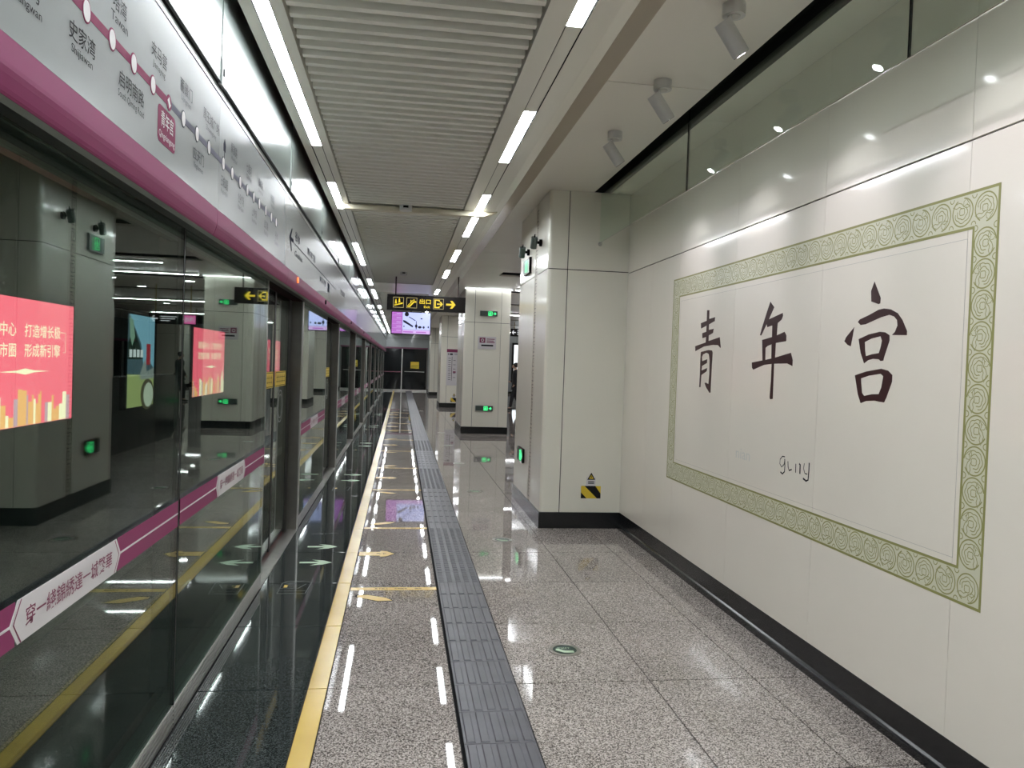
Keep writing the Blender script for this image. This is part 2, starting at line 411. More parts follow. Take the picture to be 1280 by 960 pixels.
t = MB(); slabs(t, 1.146, 1.147, [Y_BACK, Y_END], 3.265, 3.6, PLENUM); t.obj('soffit_upstand', ceiling)
# slatted baffles
PITCH = 0.115
sl = MB(); hw = 0.020
sl.add([(-0.535, -hw, 0.0), (0.555, -hw, 0.0), (0.555, hw, 0.0), (-0.535, hw, 0.0), (-0.535, -hw * 0.9, 0.075), (0.555, -hw * 0.9, 0.075), (0.555, hw * 0.9, 0.075), (-0.535, hw * 0.9, 0.075)],
       [(0, 3, 2, 1), (4, 5, 6, 7), (0, 1, 5, 4), (2, 3, 7, 6), (0, 4, 7, 3), (1, 2, 6, 5)], SLAT)
slm = sl.mesh('ceiling_slat')
fs_ = MB(); y = 3.588 - PITCH * 74; n = 0
def plain(y): return 15.2 < y < 17.4 or 26 < y
while y < 26:
    if not plain(y) and not abs(y - 7.77) < 0.05:
        if 1.4 < y < 15.2: inst('ceiling_slat', slm, (0, y, ZC), ceiling)
        else: fs_.add([(v.co.x, v.co.y + y, v.co.z + ZC) for v in slm.vertices], [tuple(p.vertices) for p in slm.polygons], SLAT)
    y += PITCH
fs_.obj('ceiling_slat_field', ceiling, kind='stuff')
t = MB(); slabs(t, -0.549, 0.569, [15.25, 17.35], ZC, ZC + 0.03, TRIMC); slabs(t, -0.549, 0.569, [26.0, 30.0, 34.0, 38.0, Y_END], ZC, ZC + 0.03, TRIMC)
t.obj('flat_ceiling_panel', ceiling)
# hall ceiling beyond the columns
t = MB()
for i, yy in enumerate([7.5, 11.1, 14.7, 18.3, 21.9, 25.5, 29.1, 32.7, 36.3, 39.9]):
    t.box(1.7885, 9.0, yy + 0.02, min(yy + 3.0, Y_END), 3.25, 3.28, SOFFIT)
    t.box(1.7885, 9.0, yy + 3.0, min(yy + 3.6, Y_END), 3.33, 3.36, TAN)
t.box(9.0, 12.6, Y_BACK, Y_END, 3.2, 3.23, SOFFIT)
t.obj('hall_ceiling_panel', ceiling)

# ================================================================== SETTING: walls
# right wall with enamel panels
WX = 2.15
wr = MB().box(WX + 0.012, WX + 0.14, Y_BACK, 7.2985, 0, 3.6, BLACK).obj('wall_right', kind='structure')
SE = [Y_BACK, -3.57, -2.52, -1.47, -0.42, 0.63, 1.68, 2.73, 3.77, 4.83, 5.87, 6.57, 7.2985]
for a, c in zip(SE[:-1], SE[1:]):
    for z0, z1 in ((0.155, 2.476), (2.484, 3.2345)):
        MB().box(WX, WX + 0.012, a + 0.0012, c - 0.0012, z0, z1, WALL).obj('wall_panel', wr)
bb = MB(); bb.ext([(WX - 0.002, 0.157), (WX + 0.011, 0.157), (WX + 0.011, 0.0), (WX - 0.022, 0.0), (WX - 0.022, 0.032), (WX - 0.010, 0.036), (WX - 0.002, 0.045)], Y_BACK, 7.288, BLACKST)
bb.obj('baseboard_right', kind='structure')
# far end wall
wf = MB(); wf.box(1.42, 12.6, Y_END, Y_END + 0.2, 0, 3.6, WHITEP); wf.box(-5.2, 1.42, Y_END, Y_END + 0.2, 2.33, 3.6, WHITEP)
wf.box(-1.3, 1.42, Y_END - 0.02, Y_END, 2.79, 2.82, mat('joint_grey', (0.15, 0.16, 0.16), 0.5))
wfo = wf.obj('wall_far', kind='structure')
t = MB()
for x in [1.42 + 1.2 * i for i in range(1, 9)]: t.box(x, x + 0.012, Y_END - 0.004, Y_END, 0.12, 3.2, BLACK)
t.obj('panel_joint', wfo)
MB().box(1.42, 12.0, Y_END - 0.02, Y_END, 0, 0.13, BLACKST).obj('baseboard_far', kind='structure')
MB().box(-5.2, 12.6, Y_BACK - 0.2, Y_BACK, -1.3, 3.8, WHITEP).obj('wall_back', kind='structure')
# tunnel
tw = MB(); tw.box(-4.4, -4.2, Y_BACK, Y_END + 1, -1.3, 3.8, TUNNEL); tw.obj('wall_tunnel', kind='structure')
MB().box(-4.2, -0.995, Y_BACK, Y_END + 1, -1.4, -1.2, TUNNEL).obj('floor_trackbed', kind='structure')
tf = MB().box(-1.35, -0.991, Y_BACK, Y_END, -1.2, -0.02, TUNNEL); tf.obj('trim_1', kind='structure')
tr = MB()
for x in (-1.9, -3.35): tr.ext([(x - 0.06, -1.18), (x + 0.06, -1.18), (x + 0.012, -1.14), (x + 0.036, -1.05), (x - 0.036, -1.05), (x - 0.012, -1.14)], Y_BACK, Y_END, DSTEEL)
rl = tr.obj('running_rails', label='pair of steel rails on the dark trackbed behind the glass', cat='rails')
# opposite side of the island platform
wo = MB(); wo.box(11.7, 11.85, Y_BACK, Y_END, 0, 2.1, mat('opposite_dark_glass', (0.01, 0.014, 0.013), 0.05)); wo.box(11.6, 11.85, Y_BACK, Y_END, 2.1, 3.2, WHITEP); wo.box(11.59, 11.6, Y_BACK, Y_END, 2.1, 2.22, MAGENTA)
woo = wo.obj('wall_opposite', kind='structure')
t = MB()
for i in range(10): t.box(11.66, 11.70, 3.2 + 4.1 * i, 3.4 + 4.1 * i, 0, 2.1, STEEL)
t.obj('frame_post', woo)
MB().box(2.30, 11.7, 6.9, 7.0, 0, 3.6, WALL).obj('wall_hall', kind='structure')

# ================================================================== platform screen header
SEG = 2.06
S0 = 3.42
hd = empty('screen_header', (-0.85, 3.4, 2.055), 'long white and magenta beam above the glass platform screens, printed with the line map', 'screen header')
core = MB(); core.box(-1.0, -0.86, Y_BACK, 41.68, 2.075, 3.35, BLACK)
core.box(-0.8325, -0.8035, Y_BACK, 41.68, 2.056, 2.63, mat('header_underside', (0.30, 0.32, 0.30), 0.5)); core.box(-0.884, -0.8325, Y_BACK, 41.68, 2.062, 2.62, RUBBER)
core.obj('beam_core', hd)
pf = [(-0.795, 2.163), (-0.782, 2.163), (-0.782, 2.112), (-0.7825, 2.102), (-0.785, 2.090), (-0.789, 2.078), (-0.7925, 2.068), (-0.7965, 2.060), (-0.801, 2.0555), (-0.803, 2.0555), (-0.803, 2.10)]
wp = [(-0.790, 2.1635), (-0.782, 2.1635), (-0.782, 2.632), (-0.790, 2.632)]
seams = [S0 + SEG * k for k in range(-4, 19)]
mp = MB().ext(list(reversed(pf)), 0.002, SEG - 0.002, MAGENTA).mesh('magenta_band')
mw_ = MB().ext(list(reversed(wp)), 0.002, SEG - 0.002, WHITEP).mesh('fascia_panel')
up = MB(); up.box(-0.797, -0.785, 0.035, SEG - 0.035, 2.70, 3.32, UPPERP); mu = up.mesh('upper_panel')
mm_ = MB(); mm_.box(-0.797, -0.781, -0.0345, 0.0345, 2.69, 3.33, UPPERP); mm_.box(-0.781, -0.779, -0.006, 0.006, 2.735, 2.765, BLACK); mm_ = mm_.mesh('upper_mullion')
for a in seams[:-1]:
    inst('magenta_band', mp, (0, a, 0), hd); inst('fascia_panel', mw_, (0, a, 0), hd)
    inst('upper_panel', mu, (0, a + 0.05, 0), hd); inst('upper_mullion', mm_, (0, a + 0.05, 0), hd)
t = MB(); t.box(-0.802, -0.783, Y_BACK, 41.68, 2.640, 2.652, STEEL); t.box(-0.812, -0.795, Y_BACK, 41.68, 2.652, 2.682, UPPERP); t.obj('ledge', hd)
t = MB(); t.box(-0.86, -0.7985, Y_BACK, 41.68, 2.683, 3.34, BLACK); t.box(-0.80, -0.79, Y_BACK, 41.68, 2.632, 2.640, BLACK); t.obj('shadow_gap', hd)

# line map print
FH = frL(-0.782, 0, 0)
rm = MB()
ZL = 2.375
xs = [1.86 - 0.17 * i for i in range(3, -1, -1)] + [2.035, 2.204, 2.371, 2.544, 2.711, 2.881, 3.064, 3.247, 3.499, 3.675, 3.85, 4.024, 4.193, 4.353, 4.55, 4.743, 4.92, 5.015]
ib = 8
rm.rect(FH, 1.0, xs[ib], ZL - 0.0125, ZL + 0.0125, ROUTEM, 0.0006)
rm.obj('route_line', hd, label='magenta line of the printed route map')
rg = MB()
for a, c in zip(xs[ib:-1], xs[ib + 1:]): rg.rect(FH, a + 0.02, c - 0.02, ZL - 0.011, ZL + 0.011, ROUTEG, 0.0006)
rg.obj('route_line', hd, label='faded grey line of the printed route map')
for i, x in enumerate(xs[:-1]):
    sc = MB()
    if i == ib:
        sc.disc(FH, (x, ZL), 0.026, ROUTEM, 0.0012); sc.poly(FH, [(x - 0.018, ZL + 0.004), (x - 0.002, ZL + 0.018), (x + 0.006, ZL + 0.006), (x + 0.018, ZL - 0.004), (x + 0.002, ZL - 0.018), (x - 0.006, ZL - 0.006)], WHITE, 0.0018)
        sc.obj('station_dot', hd, label='magenta interchange dot of this station'); continue
    lk_ = i < ib
    sc.disc(FH, (x, ZL), 0.026, ROUTEM if lk_ else GREYINK, 0.0012, ry=0.03); sc.disc(FH, (x, ZL), 0.021, WHITE, 0.0018, ry=0.0255); sc.obj('station_dot', hd)
names = ['', '', '杨湾|Yangwan', '塔湾东|Tawandong', '史家湾|Shijiawan', '塔湾|Tawan', '启明南路|South Qiming Road', '夹马营|Jiamaying', '青年宫|Qingniangong',
         '丽景门|Lijingmen', '应天门|Yingtianmen', '周王城广场|Zhouwangcheng', '王城公园|Wangcheng Park', '解放路|Jiefang Road', '牡丹广场|Mudan Square', '七里河|Qilihe', '上海市场|Shanghai Market',
         '秦岭路|Qinling Road', '武汉路|Wuhan Road', '长安路|Chang an Road', '谷水|Gushui']
for i, nm in enumerate(names):
    if not nm or i == ib: continue
    inkd = MB(); inkf = MB()
    cn, en = nm.split('|'); x = xs[i]; above = (i % 2 == 1)
    wc = 0.052 * len(cn); we = max(0.125, 0.0125 * len(en)); dst = inkd if i < ib else inkf; ink = INK if i < ib else GREYINK
    if i >= 12: wc = min(wc, 0.13); we = 0.13
    zc = 2.462 if above else 2.275
    cx = x + (0.05 if i < ib else 0.03)
    if i == 4: cx = 2.015
    if i == 7: cx = 2.60
    if i == 6: cx = 2.36
    text(dst, FH, cn, cx - wc / 2, cx + wc / 2, zc, zc + 0.047, ink, 0.001, 0.004)
    text(dst, FH, en, cx - we / 2, cx + we / 2, zc - 0.034, zc - 0.008, ink, 0.001, 0.0)
    dst.obj('station_name', hd, label='black printed station name' if i < ib else 'faded grey printed station name')
inkf = MB()
inkf.rect(FH, 3.515, 3.521, ZL + 0.02, 2.43, GREYINK2, 0.0006); inkf.poly(FH, [(3.50, 2.43), (3.535, 2.43), (3.54, 2.46), (3.518, 2.485), (3.497, 2.46)], GREYINK2, 0.0006)
inkf.obj('route_flag', hd)
bx = MB(); u0, u1, v0, v1, r_ = 2.60, 2.79, 2.225, 2.342, 0.02
pts = []
for cx, cz, a0 in ((u1 - r_, v1 - r_, 0), (u0 + r_, v1 - r_, 90), (u0 + r_, v0 + r_, 180), (u1 - r_, v0 + r_, 270)):
    for k in range(5): a = R(a0 + 22.5 * k); pts.append((cx + r_ * math.cos(a), cz + r_ * math.sin(a)))
bx.poly(FH, pts, ROUTEM, 0.0008); text(bx, FH, '青年宫', 2.628, 2.762, 2.278, 2.330, WHITE, 0.0015, 0.004); text(bx, FH, 'Qingniangong', 2.61, 2.78, 2.236, 2.264, WHITE, 0.0015)
bx.obj('current_station_box', hd, label='magenta rounded box naming this station')
ar = MB()
ar.poly(FH, [(5.49, ZL + 0.004), (5.60, 2.455), (5.63, 2.455), (5.57, ZL + 0.016), (5.70, ZL + 0.016), (5.70, ZL - 0.008), (5.57, ZL - 0.008), (5.63, 2.30), (5.60, 2.30)], GREYINK2, 0.0008)
text(ar, FH, '谷水', 5.78, 6.05, 2.40, 2.47, GREYINK2, 0.001, 0.004); text(ar, FH, 'Gushui', 5.78, 6.2, 2.29, 2.33, GREYINK, 0.001)
ar.rect(FH, 5.76, 9.3, 2.368, 2.374, GREYINK, 0.0006)
text(ar, FH, '青年宫', 6.5, 7.1, 2.40, 2.46, GREYINK, 0.001, 0.004); text(ar, FH, '夹马营', 7.5, 8.1, 2.28, 2.34, GREYINK, 0.001, 0.004); ar.rect(FH, 8.3, 8.5, 2.26, 2.35, GREYINK2, 0.0006)
text(ar, FH, '史家湾', 10.0, 10.7, 2.38, 2.45, GREYINK, 0.001, 0.004)
ar.obj('direction_print', hd)
dt = MB()
for kx in (5.95, 8.1, 12.2, 16.3, 20.4, 24.5):
    dt.disc(frL(-0.782, 0, 0), (kx, 2.13), 0.022, mat('orange_indicator', (0.75, 0.16, 0.04), 0.3, emit=(0.9, 0.2, 0.05), estr=0.4) if kx < 6 else BLACK, 0.012)
dt.obj('door_indicator', hd)

# ================================================================== platform screens
def band(parent, y0, y1, plate_c, lab=None):
    """magenta strip with a white centre line and one white caption plate"""
    fr = frL(-0.8848, 0, 0); z0, z1 = 0.845, 0.952; zc = (z0 + z1) / 2
    p0, p1 = plate_c - 0.335, plate_c + 0.335
    for a, c in ((y0, p0), (p1, y1)):
        if c - a > 0.02:
            b = MB(); b.rect(fr, a, c, z0, z1, MAGENTA, 0.0008); b.rect(fr, a, c, zc - 0.0035, zc + 0.0035, WHITE, 0.0012)
            b.obj('magenta_sticker', parent)
    q = MB(); n = 0.028
    q.poly(fr, [(p0 - n, zc), (p0 + 0.012, z0), (p1 - 0.012, z0), (p1 + n, zc), (p1 - 0.012, z1), (p0 + 0.012, z1)], WHITE, 0.0016)
    q.ribbon(fr, [(p0 + 0.028, z0 + .001), (p0 - n + 0.018, zc), (p0 + 0.028, z1 - .001)], 0.005, MAGTXT, 0.0022)
    q.ribbon(fr, [(p1 - 0.028, z0 + .001), (p1 + n - 0.018, zc), (p1 - 0.028, z1 - .001)], 0.005, MAGTXT, 0.0022)
    text(q, fr, '穿一綫錦綉達一城繁華', p0 + 0.05, p1 - 0.05, zc - 0.024, zc + 0.026, MAGTXT, 0.0024, 0.006)
    q.obj('caption_plate', parent, label='white caption plate with brushed characters')
def fixed_screen(y0, y1, label, post=True, start_post=False, plate=True, edge=STEEL):
    e = empty('glass_screen', (-0.9, (y0 + y1) / 2, 0), label, 'glass screen')
    MB().box(-0.897, -0.885, y0 + 0.012, y1 - (0.0 if post else 0.0) - 0.012, 0.11, 2.062, GLASS).obj('glass_pane', e)
    k = MB()
    k.box(-0.975, -0.889, y0 + 0.003, y1 - 0.003, 0.0, 0.104, STEEL)
    for z in (0.012, 0.030, 0.048, 0.066, 0.084): k.box(-0.889, -0.885, y0 + 0.003, y1 - 0.003, z, z + 0.010, STEEL)
    k.obj('kick_plate', e)
    b = MB(); b.box(-0.93, -0.8975, y0 + 0.012, y1 - 0.012, 0.1045, 0.20, RUBBER); b.box(-0.93, -0.8975, y0 + 0.012, y1 - 0.012, 2.00, 2.062, RUBBER)
    b.box(-0.94, -0.8975, y0 + 0.002, y0 + 0.05, 0.20, 2.0, RUBBER); b.box(-0.94, -0.8975, y1 - 0.05, y1 - 0.002, 0.20, 2.0, RUBBER)
    b.obj('frame', e)
    if start_post:
        b = MB(); b.box(-1.02, -0.886, y0 - 0.055, y0 - 0.001, 0.0, 2.06, DSTEEL); b.box(-0.893, -0.8835, y0 - 0.057, y0 + 0.012, 0.0, 2.06, STEEL); b.obj('end_post', e)
    b = MB(); b.box(-0.892, -0.8835, y1 - 0.010, y1, 0.105, 2.06, edge); b.box(-0.98, -0.8925, y1 - 0.010, y1, 0.105, 2.06, RUBBER if edge is RUBBER else DSTEEL); b.obj('edge_trim', e)
    if plate: band(e, y0 + 0.014, y1 - 0.012, (y0 + y1) / 2)
    return e
def door_leaf(y0, y1, label, sticker=None, ring=None, group=None, ring_side=False):
    e = empty('sliding_door', (-0.97, (y0 + y1) / 2, 0), label, 'sliding door', group)
    MB().box(-0.995, -0.985, y0 + 0.02, y1 - 0.02, 0.06, 2.062, GLASS).obj('glass_pane', e)
    wa, wb = (0.16, 0.028) if not ring_side else (0.028, 0.16)
    b = MB(); b.box(-1.012, -0.982, y0 + 0.001, y0 + wa, 0.02, 2.06, RUBBER); b.box(-1.012, -0.982, y1 - wb, y1 - 0.001, 0.02, 2.06, RUBBER)
    b.box(-1.012, -0.9955, y0 + 0.028, y1 - 0.028, 0.02, 0.12, RUBBER); b.box(-1.012, -0.9955, y0 + 0.028, y1 - 0.028, 2.0, 2.06, RUBBER); b.obj('door_frame', e)
    fr = frL(-0.9815, 0, 0)
    if sticker:
        s0, s1 = sticker; b = MB(); b.rect(fr, s0, s1, 1.315, 1.440, YELP, 0.001)
        b.ribbon(fr, [(s0 + .01, 1.43), (s1 - .01, 1.43)], 0.004, INK, 0.0016); b.ribbon(fr, [(s0 + .01, 1.325), (s1 - .01, 1.325)], 0.004, INK, 0.0016)
        n = max(2, int((s1 - s0) / 0.09))
        for i in range(n):
            u = s0 + 0.04 + (s1 - s0 - 0.08) * (i + 0.5) / n
            b.rect(fr, u - 0.022, u + 0.022, 1.39, 1.396, INK, 0.0006, 0.001); b.rect(fr, u - 0.022, u + 0.022, 1.355, 1.361, INK, 0.0006, 0.001); b.rect(fr, u - 0.003, u + 0.003, 1.345, 1.41, INK, 0.0006, 0.001)
        b.obj('yellow_sticker', e, label='yellow warning sticker with black marks')
    if ring:
        b = MB(); b.disc(fr, (ring, 1.15), 0.135, mat('etched_ring', (0.35, 0.37, 0.36), 0.4), 0.0008, inner=0.128); b.disc(fr, (ring, 1.15), 0.10, MATS['etched_ring'], 0.0008, inner=0.094); b.obj('round_decal', e)
    return e
fixed_screen(-0.85, 1.262, 'fixed glass screen beside the camera, left of the nearest caption plate', edge=RUBBER)
fixed_screen(1.268, 3.33, 'fixed glass screen at the left edge carrying the nearest large white caption plate', edge=RUBBER)
fixed_screen(3.336, 5.35, 'fixed glass screen just before the nearest sliding door opening')
ORD = ['nearest', 'second', 'third', 'fourth', 'fifth', 'sixth', 'seventh', 'eighth', 'ninth', 'tenth', 'eleventh', 'twelfth']
for i, dc in enumerate(DOORS):
    o0, o1 = dc - 0.94, dc + 0.95
    door_leaf(o0, dc - 0.002, f'near leaf of the {ORD[i]} pair of sliding glass doors from the camera', (o0 + 0.42, dc - 0.06) if i < 4 else None)
    door_leaf(dc + 0.002, o1 - 0.059, f'far leaf of the {ORD[i]} pair of sliding glass doors from the camera', (dc + 0.06, dc + 0.60) if i < 4 else None, dc + 0.34 if i < 3 else None, ring_side=True)
    th = MB(); th.box(-1.02, -0.886, o0 + 0.001, o1 - 0.06, -0.005, 0.003, STEEL)
    for k in range(6): xx = -0.972 + 0.0145 * k; th.box(xx, xx + 0.008, o0 + 0.002, o1 - 0.062, 0.003, 0.0055, STEEL)
    th.obj('door_threshold', label=f'ribbed steel threshold plate below the {ORD[i]} pair of sliding doors', cat='threshold')
    y0 = o1; y1 = DOORS[i + 1] - 0.94 if i + 1 < len(DOORS) else 41.7
    fixed_screen(y0, y1, f'fixed glass screen just beyond the {ORD[i]} pair of sliding doors', start_post=True)

# ================================================================== ceiling light lines
def tube_light(x0, x1, y0, y1, label, group=None):
    e = empty('tube_light', ((x0 + x1) / 2, (y0 + y1) / 2, ZC), label, 'ceiling light', group)
    MB().box(x0 + 0.004, x1 - 0.004, y0 + 0.004, y1 - 0.004, ZC + 0.004, ZC + 0.012, TUBEM).obj('diffuser', e)
    t = MB(); t.box(x0, x1, y0, y1, ZC + 0.0125, ZC + 0.05, TRIMC); t.box(x0, x1, y0 + 0.0005, y0 + 0.0035, ZC + 0.003, ZC + 0.0125, TRIMC); t.box(x0, x1, y1 - 0.0035, y1 - 0.0005, ZC + 0.003, ZC + 0.0125, TRIMC)
    t.obj('housing', e)
TL = 1.17
def ord_(n):
    return ORD[n] if n < len(ORD) else f'{n + 1}th'
left = [4.56 - TL * k for k in range(8, -1, -1)]
left = [a for a in left]
L_on = [(a, a + TL) for a in left] + [(6.88, 8.03), (10.32, 11.49), (11.49, 12.66), (14.76, 15.93), (16.9, 18.07), (18.07, 19.24), (21.6, 22.77), (23.9, 25.1), (26.3, 27.5), (28.6, 29.8), (31.0, 32.2), (33.3, 34.5), (35.7, 36.9), (38.0, 39.2), (40.3, 41.5)]
R_on = [(3.44 - TL * k, 3.44 - TL * k + TL) for k in range(8, 0, -1)] + [(4.62, 5.83), (6.97, 8.12), (8.12, 9.32), (10.46, 11.68), (12.76, 13.95), (16.2, 17.33), (18.5, 19.7), (20.8, 22.0), (23.1, 24.3), (25.4, 26.6), (27.8, 29.0), (30.1, 31.3), (32.4, 33.6), (34.8, 36.0), (37.1, 38.3), (39.5, 40.7)]
gaps(L_on, -0.682, -0.603); gaps(R_on, 0.678, 0.762)
k = 0
for a, c in L_on:
    if c <= 1.8: tube_light(-0.679, -0.606, a, c, f'lit tube of the left ceiling line overhead, {ord_(len([q for q in L_on if q[1] <= 1.8 and q[0] > a]))} behind the camera'); continue
    tube_light(-0.679, -0.606, a, c, f'{ord_(k)} lit tube from the camera in the left ceiling line above the screens' if k else 'nearest lit tube in the left ceiling line above the screens'); k += 1
k = 0
for a, c in R_on:
    if c <= 2.5: tube_light(0.681, 0.757, a, c, f'lit tube of the right ceiling line overhead, {ord_(len([q for q in R_on if q[1] <= 2.5 and q[0] > a]))} behind the camera'); continue
    tube_light(0.681, 0.757, a, c, f'{ord_(k)} lit tube from the camera in the right ceiling line beside the beige fascia' if k else 'nearest lit tube in the right ceiling line beside the beige fascia'); k += 1
# hall lights
HL = emis('hall_tube', (0.95, 0.97, 1.0), 16.0, True)
for i, (yy, xa, xb) in enumerate([(10.6, 2.6, 8.0), (15.0, 2.6, 8.2), (16.95, 2.45, 8.2), (25.4, 2.4, 8.2), (33.0, 5.5, 8.2), (38.5, 2.4, 8.2)]):
    e = empty('hall_tube_light', ((xa + xb) / 2, yy, 3.2), f'long slim light across the hall ceiling, {ORD[i]} from the cream wall', 'ceiling light')
    MB().box(xa, xb, yy - 0.02, yy + 0.02, 3.205, 3.215, HL).obj('diffuser', e); MB().box(xa, xb, yy - 0.035, yy + 0.035, 3.2155, 3.249, TRIMC).obj('housing', e)
e = empty('column_cove_light', (1.9, 17.1, 3.2), 'thin bright cove light over the top of the second column', 'ceiling light')
MB().box(1.36, 2.42, 17.20, 17.225, 3.225, 3.236, emis('cove_glow', (0.9, 0.95, 1), 3.0, True)).obj('diffuser', e)
for i, (xx, yy) in enumerate([(4.8, 12.5), (4.8, 18.8), (4.8, 20.9), (3.1, 18.85), (6.1, 27.6), (6.5, 14.0), (6.5, 23.5), (4.2, 31), (7, 35)]):
    e = empty('downlight', (xx, yy, 3.24), f'round downlight in the hall ceiling, {ORD[i]} of the row', 'downlight')
    MB().cyl((xx, yy, 3.238), (xx, yy, 3.244), 0.09, HL, n=20).obj('lens', e); MB().cyl((xx, yy, 3.2405), (xx, yy, 3.2495), 0.105, TRIMC, n=20).obj('trim_ring', e)

# ================================================================== wall spotlights
SPW = mat('spot_white', (0.62, 0.62, 0.60), 0.35)
LENS = emis('spot_lens', (0.95, 0.93, 1.0), 30.0, True)
def spotlight(y, label):
    x = 1.46; z = 3.24
    e = empty('spotlight', (x, y, z), label, 'spotlight')
    MB().cyl((x, y, z), (x, y, z - 0.055), 0.052, SPW, n=28).cyl((x, y, z - 0.055), (x, y, z - 0.058), 0.030, STEEL, n=20).obj('base', e)
    MB().cyl((x - 0.02, y - 0.005, z - 0.055), (x - 0.02, y - 0.005, z - 0.10), 0.009, SPW, n=10).cyl((x - 0.02, y - 0.012, z - 0.10), (x - 0.02, y + 0.012, z - 0.10), 0.014, SPW, n=12).obj('arm', e)
    d = Vector((0.62, 0.10, -0.78)).normalized(); p0 = Vector((x - 0.055, y, z - 0.085)); p1 = p0 + d * 0.17
    b = MB(); b.cyl(p0, p1, 0.040, SPW, n=28); b.obj('lamp_body', e)
    MB().cyl(p1, p1 + d * 0.002, 0.038, CHROME, n=28).obj('rim', e)
    MB().cyl(p1 + d * 0.002, p1 + d * 0.003, 0.020, LENS, n=24).obj('lens', e)
    ld = bpy.data.lights.new('spot', 'SPOT'); ld.energy = SPOT_W; ld.spot_size = R(58); ld.spot_blend = 0.95; ld.shadow_soft_size = 0.02; ld.color = (0.96, 0.89, 1.0)
    lo = bpy.data.objects.new('spot_beam', ld); lo.location = p1 + d * 0.01
    lo.rotation_euler = d.to_track_quat('-Z', 'Y').to_euler(); link(lo, e)
spotlight(1.46, 'white spotlight on the soffit behind the top edge of the view')
spotlight(2.44, 'white spotlight on the soffit just above the top right edge of the view')
spotlight(3.42, 'largest white cylinder spotlight, cut by the top edge of the view')
spotlight(4.40, 'middle white cylinder spotlight on the soffit, beside the panel joint')
spotlight(5.42, 'smallest white cylinder spotlight on the soffit, nearest the column')

# ================================================================== smoke curtain glass
sg = empty('smoke_curtain', (1.855, 4, 2.757), 'clear glass smoke curtain hanging from the black ceiling slot before the cream wall', 'glass curtain')
cuts = [Y_BACK, -1.89, 0.41, 2.707, 5.0, 7.285]
for a, c in zip(cuts[:-1], cuts[1:]):
    MB().box(1.849, 1.857, a + 0.002, c - 0.002, 2.757, 3.355, SGLASS).obj('glass_pane', sg)
t = MB()
for a in cuts[1:-1]: t.box(1.847, 1.859, a - 0.0018, a + 0.0018, 2.757, 3.30, BLACK)
t.obj('seal', sg)
t = MB(); t.box(1.848, 1.858, Y_BACK, 7.283, 2.7535, 2.7568, CHROME); t.obj('edge_profile', sg)
MB().cyl((1.853, 7.27, 2.745), (1.853, 7.285, 2.745), 0.02, CHROME).obj('clamp', sg)
sg2 = empty('smoke_curtain', (1.75, 9.15, 2.6), 'small glass smoke curtain behind the nearest column', 'glass curtain')
MB().box(1.46, 3.2, 9.12, 9.13, 2.62, 3.24, SGLASS).obj('glass_pane', sg2); MB().box(1.46, 3.2, 9.118, 9.132, 2.61, 2.62, CHROME).obj('edge_profile', sg2)

# ================================================================== columns
def rounded_corner(x0, y0, dx, dy, r=0.035, th=0.012, n=6):
    """L outline (x,y): along +x to dx on the front, along +y to dy on the side, rounded outside"""
    out = [(x0 + dx, y0)]
    for k in range(n + 1):
        a = R(270 - 90 * k / n); out.append((x0 + r + r * math.cos(a), y0 + r + r * math.sin(a)))
    out.append((x0, y0 + dy)); out.append((x0 + th, y0 + dy)); out.append((x0 + th, y0 + th)); out.append((x0 + dx, y0 + th))
    return out
def column(x0, x1, y0, y1, fx, label, wall_end=False, sidej=None, top=3.239, orn=True):
    e = empty('column', ((x0 + x1) / 2, (y0 + y1) / 2, 0), label, 'column')
    MB().box(x0 + 0.013, x1 - 0.013, y0 + 0.013, y1 - 0.013, 0, top, BLACK).obj('core', e)
    MB().box(x0 - 0.010, x1 + (0.0 if wall_end else 0.010), y0 - 0.010, y1 + 0.010, 0, 0.155, BLACKST).obj('plinth', e)
    g = 0.004; s0, s1 = sidej
    for z0, z1 in ((0.156, 2.486), (2.494, top)):
        o = MB().extz(rounded_corner(x0, y0, fx[0] - g - x0, s0 - g - y0), z0, z1, COLM).obj('cladding_panel', e)
        me = o.data
        fe = fx + [x1 if wall_end else x1 - 0.0]
        for a, c in zip(fe[:-1], fe[1:]):
            MB().box(a + g, c - g * 0.2, y0, y0 + 0.012, z0, z1, COLM).obj('cladding_panel', e)
        MB().box(x0, x0 + 0.012, s1 + g, y1, z0, z1, COLM).obj('cladding_panel', e)
        MB().box(x1 - 0.012, x1, y0 + 0.0125, y1 - 0.0125, z0, z1, COLM).obj('cladding_panel', e)
        MB().box(x0 + 0.0125, x1, y1 - 0.012, y1, z0, z1, COLM).obj('cladding_panel', e)
    b = MB(); b.box(x0 + 0.003, x0 + 0.0125, s0, s1, 0.16, top, mat('ornament_ground', (0.50, 0.46, 0.38), 0.4))
    b.obj('ornament_strip', e)
    if orn:
        b = MB(); fr = frR(x0 + 0.003, (s0 + s1) / 2, 0); wv = (s1 - s0) * 0.36; DK = mat('ornament_relief', (0.10, 0.095, 0.08), 0.4); z = 0.2
        while z < top - 0.15:
            b.ribbon(fr, [(-wv, z), (wv, z), (wv, z + .08), (-wv * .3, z + .08), (-wv * .3, z + .04), (wv * .3, z + .04)], 0.010, DK, 0.001)
            b.ribbon(fr, [(-wv, z), (-wv, z + .11), (wv, z + .11)], 0.010, DK, 0.0012); z += 0.15
        b.obj('fret_relief', e)
    return e
column(1.36, 2.285, 7.30, 9.05, [1.551], 'nearest cream enamel column, joined to the wall, with a yellow and black warning sticker', True, (7.90, 8.03))
column(1.37, 2.40, 17.27, 19.1, [1.60, 2.19], 'second cream column along the platform with two green exit signs', False, (17.9, 18.03))
column(1.38, 2.40, 27.4, 29.2, [1.60, 2.19], 'third cream column along the platform bearing a station map poster', False, (28.0, 28.13))
